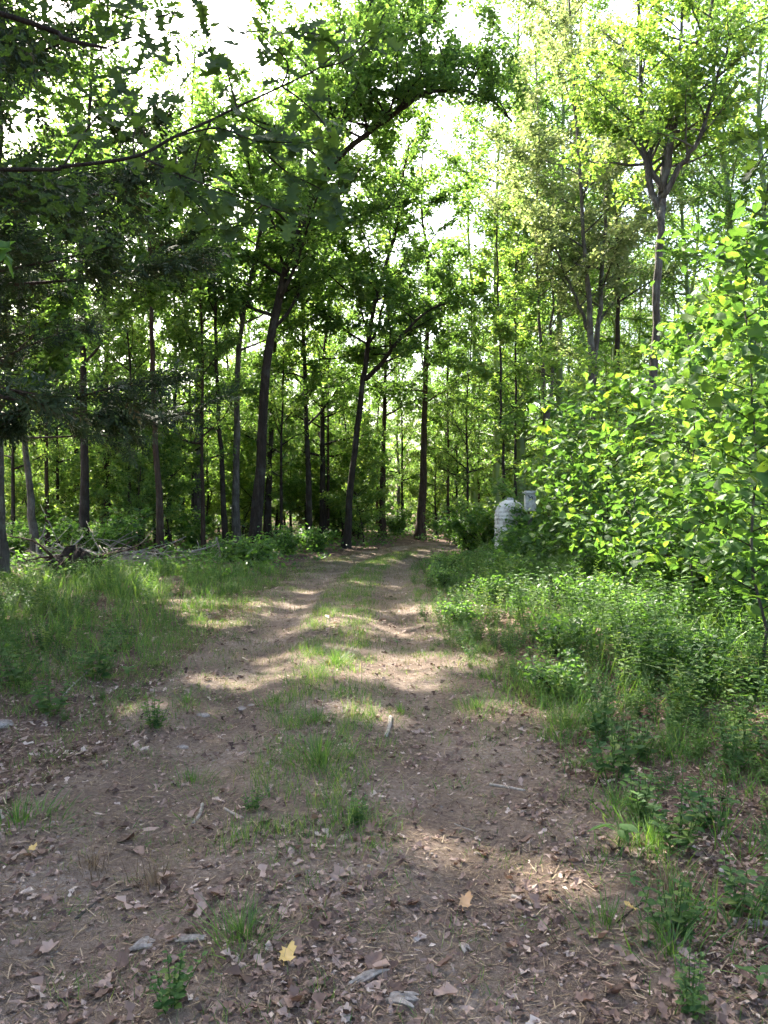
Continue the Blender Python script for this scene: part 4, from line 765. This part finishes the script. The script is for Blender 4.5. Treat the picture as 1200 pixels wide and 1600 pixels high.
# ------------------------------------------------------------------ litter on the track
def density(x, y, d):
    a = np.abs(d); k = .5 + .5 * sstep(1.0, 1.7, a); k = k * (.65 + .7 * noise2(x, y, .7, o=12)) + .25 * sstep(.3, .0, a - .1)
    return np.clip(k, .06, 1)
def litter_pts(n, y0, y1, half, seed, pw=1.5):
    r = np.random.default_rng(seed); y = y0 + (y1 - y0) * r.uniform(0, 1, n) ** pw; x = r.uniform(-half, half, n) * (y * .52 + .3); d = track_d(x, y); k = r.uniform(0, 1, n) < density(x, y, d)
    return x[k], y[k], r
TONES = (('dark brown', DEAD[0:2]), ('brown', DEAD[1:3]), ('pale tan', DEAD[2:4]))
LIT3 = []
for tn_, st_ in TONES:
    mt_ = leaf_mat('dead_leaf_' + tn_.split()[0], [(0, st_[0][1]), (1, st_[1][1])], (1.1, .9, .7), mix=.18, rough=.65, spec=.3, obj_random=True); LIT3.append([proto_mesh('fallen_leaf', s_, mt_) for s_ in DEADS])
NEAR = [((442, 1530), 'the yellow oak leaf'), ((722, 1440), 'the tan curled leaf'), ((378, 1475), 'the dark green tuft'), ((225, 1488), 'the split grey wood chunk'), ((170, 1415), 'the long curved twig'), ((725, 1340), 'the sunny patch'), ((965, 1335), 'the broad-leaved seedling'), ((1042, 1400), 'the dry straw tuft'), ((1175, 1452), 'the pale right-hand stick'), ((60, 1560), 'the bottom left corner'), ((850, 1560), 'the bottom edge'), ((312, 1278), 'the bleached left-rut stick'), ((555, 1290), 'the sparse centre tuft'), ((1150, 1570), 'the bottom right corner'), ((795, 1235), 'the straight right-rut stick'), ((30, 1290), 'the mossy left tuft'), ((1160, 1250), 'the weeds at the right edge')]
NEARP = np.array([ground_px(*q)[:2] for q, _ in NEAR])
seen = {}
x, y, r = litter_pts(1100, 2.15, 4.2, 1, 600, 1.3)
keep = np.abs(x / y) < .49; x, y = x[keep][:300], y[keep][:300]; z = height(x, y); M = yawmats(r, len(x), .2)
for k in range(len(x)):
    s_ = r.uniform(.045, .10); m = M[k] * s_; tn_ = r.integers(0, 3); sh = r.integers(0, len(DEADS)); o = link('fallen_leaf', LIT3[tn_][sh]); o.matrix_basis = Matrix([[*m[0], x[k]], [*m[1], y[k]], [*m[2], z[k] + .012], [0, 0, 0, 1]])
    q = int(np.argmin(np.hypot(*(NEARP - [x[k], y[k]]).T)))
    tag(o, 'fallen leaf', 'leaf', 'fallen leaves on the near ground'); seen.setdefault((f"{'large' if s_ > .075 else 'small'} {TONES[tn_][0]} {'lobed oak' if sh < 4 else 'ragged'} leaf", NEAR[q][1]), []).append((y[k], o))
for (what, where), v in seen.items():
    for i, (_, o) in enumerate(sorted(v, key=lambda t: t[0])):
        o['label'] = f"{what} lying near {where}" if len(v) == 1 else f"{ORD[i]} {what} from camera near {where}"
for px, py, me_, s_, lb in ((442, 1530, M_YELLOW, .105, 'yellow oak leaf lying near the bottom edge'), (722, 1440, M_TAN, .10, 'tan curled leaf just below the sunny patch'), (45, 1345, M_YELLOW, .06, 'small yellowish leaf at the left of the dirt'), (1000, 1440, M_YELLOW, .06, 'small yellow leaf in the litter at right')):
    p = ground_px(px, py); m = yawmats(rp, 1, .2)[0] * s_; o = link('fallen_leaf', proto_mesh('fallen_leaf', DEADS[1], me_)); o.matrix_basis = Matrix([[*m[0], p[0]], [*m[1], p[1]], [*m[2], p[2] + .03], [0, 0, 0, 1]]); tag(o, lb, 'leaf')
g = Geo()
for n, y0, y1, half, sd, shp, s0, s1 in ((14500, 2.0, 8.0, 1.05, 610, DEADS[4:], .02, .065), (2000, 2.0, 5.5, 1.05, 614, DEADS, .035, .075), (44000, 2.0, 10, 1.05, 613, [DIAMOND], .010, .032), (6500, 5, 13, 1.1, 611, DEADS[4:], .03, .08), (16000, 9, 32, 1.2, 612, [DIAMOND], .04, .11)):
    x, y, r = litter_pts(n, y0, y1, half, sd); z = height(x, y); M = yawmats(r, len(x), .22); kd = r.integers(0, len(shp), len(x)); tn = r.uniform(0, 1, len(x))
    for k in range(len(shp)):
        m = kd == k; scatter(g, shp[k][0], shp[k][1], M[m], np.stack([x[m], y[m], z[m] + .006], 1), r.uniform(s0, s1, m.sum()), tn[m])
stuff(tag(link('leaf_litter', g.mesh('leaf_litter', M_DEAD, False)), 'layer of small dead brown leaves and leaf scraps over the dirt', 'leaf litter'))
g = Geo(); r = np.random.default_rng(620); n = 38000; y = 1.9 + 22 * r.uniform(0, 1, n) ** 1.9; x = r.uniform(-1, 1, n) * (y * .52 + .3); z = height(x, y)
SLIV = (np.array([[-.5, 0, 0], [.5, 0, 0], [.35, 1, .03], [-.35, 1, .03]]), [np.array([[0, 1, 2, 3]])])
ln = r.uniform(.015, .07, n) * (.8 + y * .06); scatter(g, *SLIV, yawmats(r, n, .14), np.stack([x, y, z + .008], 1), np.stack([r.uniform(.0018, .006, n) * (.7 + y * .09), ln, ln], 1), r.uniform(0, 1, n))
stuff(tag(link('straw_bits', g.mesh('straw_bits', M_DRYGRASS, False)), 'fine dry straw and bark bits strewn over the dirt', 'litter'))
g = Geo(); r = np.random.default_rng(630); n = 2500; y = 1.9 + 12 * r.uniform(0, 1, n) ** 1.7; x = to_track(y, r.uniform(-1.6, 1.4, n)); z = height(x, y)
PEB = (np.array([[1, 0, 0], [.3, .9, .1], [-.8, .5, 0], [-.7, -.6, .1], [.4, -.9, 0], [.1, 0, .7], [0, 0, -.5]]), [np.array([[0, 1, 5], [1, 2, 5], [2, 3, 5], [3, 4, 5], [4, 0, 5]])])
scatter(g, *PEB, yawmats(r, n, .2), np.stack([x, y, z + .003], 1), np.abs(r.normal(0, .004, n)) + .002, r.uniform(0, 1, n))
stuff(tag(link('gravel', g.mesh('gravel', M_STONE, False)), 'small pale gravel bits in the wheel ruts', 'gravel'))
# stones, sticks and rotten wood
def stone(px, py, s_, lb, seed):
    r = np.random.default_rng(seed); p = ground_px(px, py); g = Geo(); vv = []; nu, nv = 12, 6
    for b in range(nv + 1):
        for a in range(nu): th = a / nu * 6.283; ph = -1.0 + b / nv * 2.5; rr = 1 + .15 * math.sin(2 * th + seed) + r.normal(0, .05); vv.append((s_ * rr * math.cos(th) * math.cos(ph), s_ * .75 * rr * math.sin(th) * math.cos(ph), s_ * .42 * rr * math.sin(ph)))
    j = np.arange(nu); g.add(vv, [np.concatenate([np.stack([b * nu + j, b * nu + (j + 1) % nu, (b + 1) * nu + (j + 1) % nu, (b + 1) * nu + j], 1) for b in range(nv)]), np.array([[nv * nu + q for q in range(nu)]])])
    tag(link('stone', g.mesh('stone', M_STONE), None, p + [0, 0, s_ * .02]), lb, 'stone', 'stones on the track')
for px, py, s_, lb in ((376, 1110, .055, 'pale rounded stone in the left rut'), (316, 1120, .05, 'flat grey stone left of the pale rounded stone'), (393, 1104, .035, 'small stone just behind the pale rounded stone'), (5, 1135, .08, 'grey stone at the left edge by the leaf litter'), (420, 1195, .03, 'small pale stone left of the largest grass tuft'), (285, 1170, .04, 'flat stone low in the left rut'), (950, 995, .05, 'stone half hidden at the foot of the right-hand weeds')): stone(px, py, s_, lb, px)
def lay(name, lb, pxs, a0, a1, mat, cat, twigs=0):
    pts = [ground_px(*q) + [0, 0, a0 * .8] for q in pxs]; stick(name, lb, pts, a0, a1, mat, cat, twigs)
lay('stick', 'short pale stick lying across the end of the centre strip', [(610, 1125), (608, 1140), (603, 1155)], .017, .013, M_DEADWOOD, 'stick')
lay('stick', 'straight pale stick in the right rut behind the sunny patch', [(765, 1230), (795, 1235), (820, 1240)], .009, .007, M_DEADWOOD, 'stick')
lay('stick', 'short bleached stick standing out in the left rut', [(316, 1262), (312, 1278), (302, 1292)], .011, .008, M_DEADWOOD, 'stick')
lay('twig', 'long curved grey twig on the left of the dirt', [(118, 1444), (150, 1418), (185, 1400), (212, 1392), (228, 1370)], .006, .003, M_BARKG, 'twig')
lay('twig', 'dark twig in the litter right of the sunny patch', [(965, 1450), (985, 1432), (1010, 1412)], .006, .003, M_BARK, 'twig')
lay('stick', 'pale stick at the right edge under the bright weed', [(1145, 1450), (1175, 1452), (1215, 1458)], .016, .013, M_DEADWOOD, 'stick')
lay('twig', 'thin tan stem lying by the yellow leaf', [(508, 1555), (540, 1558), (572, 1560)], .004, .003, M_DRYGRASS, 'twig')
lay('twig', 'thin twig above the tan curled leaf', [(710, 1292), (730, 1300), (745, 1305)], .005, .003, M_DEADWOOD, 'twig')
lay('stick', 'small stick right of the bleached stick in the left rut', [(350, 1268), (365, 1276), (380, 1283)], .008, .005, M_DEADWOOD, 'stick')
lay('stick', 'short stick at the right, lower end of the sunny patch', [(800, 1408), (815, 1414), (832, 1422)], .010, .006, M_DEADWOOD, 'stick')
lay('twig', 'twig sticking out of the litter at right, beside the dry tuft', [(882, 1360), (886, 1335), (890, 1320)], .004, .002, M_BARKR, 'twig')
lay('stick', 'stick on the left bank leaning in the weeds', [(98, 1090), (115, 1072), (135, 1052)], .008, .006, M_DEADWOOD, 'stick')
def chunk(px, py, l, w, rz, lb, seed):
    r = np.random.default_rng(seed); p = ground_px(px, py); o = empty('rotten_wood', p, lb, 'wood', 'rotten wood on the dirt', rz)
    for k in range(7):
        g = Geo(); o_ = r.uniform(-w, w); l0 = -l * r.uniform(.55, 1); l1 = l * r.uniform(.55, 1); q = np.array([[l0, o_, .008], [(l0 + l1) / 2, o_ + r.normal(0, .006), .016], [l1, o_ + r.normal(0, .008), .008]]); wd = w * r.uniform(.2, .45); tube(g, smooth_path(q, 6), wd * np.array([.35, .8, 1, 1, .8, .3]), 5, rough=.2, r=r); link('splinter', g.mesh('splinter', M_ROT, False), o)
chunk(225, 1488, .055, .022, .3, 'split grey rotten wood chunk at lower left', 1); chunk(300, 1475, .06, .02, .1, 'rotten wood chunk beside the dark green tuft', 2); chunk(575, 1535, .085, .02, .7, 'long weathered wood splinter at the bottom, right of the yellow leaf', 3); chunk(625, 1575, .06, .026, -.1, 'pale split wood chunk at the bottom edge', 4); chunk(725, 1490, .035, .012, -1.1, 'small white wood chip below the tan curled leaf', 5)
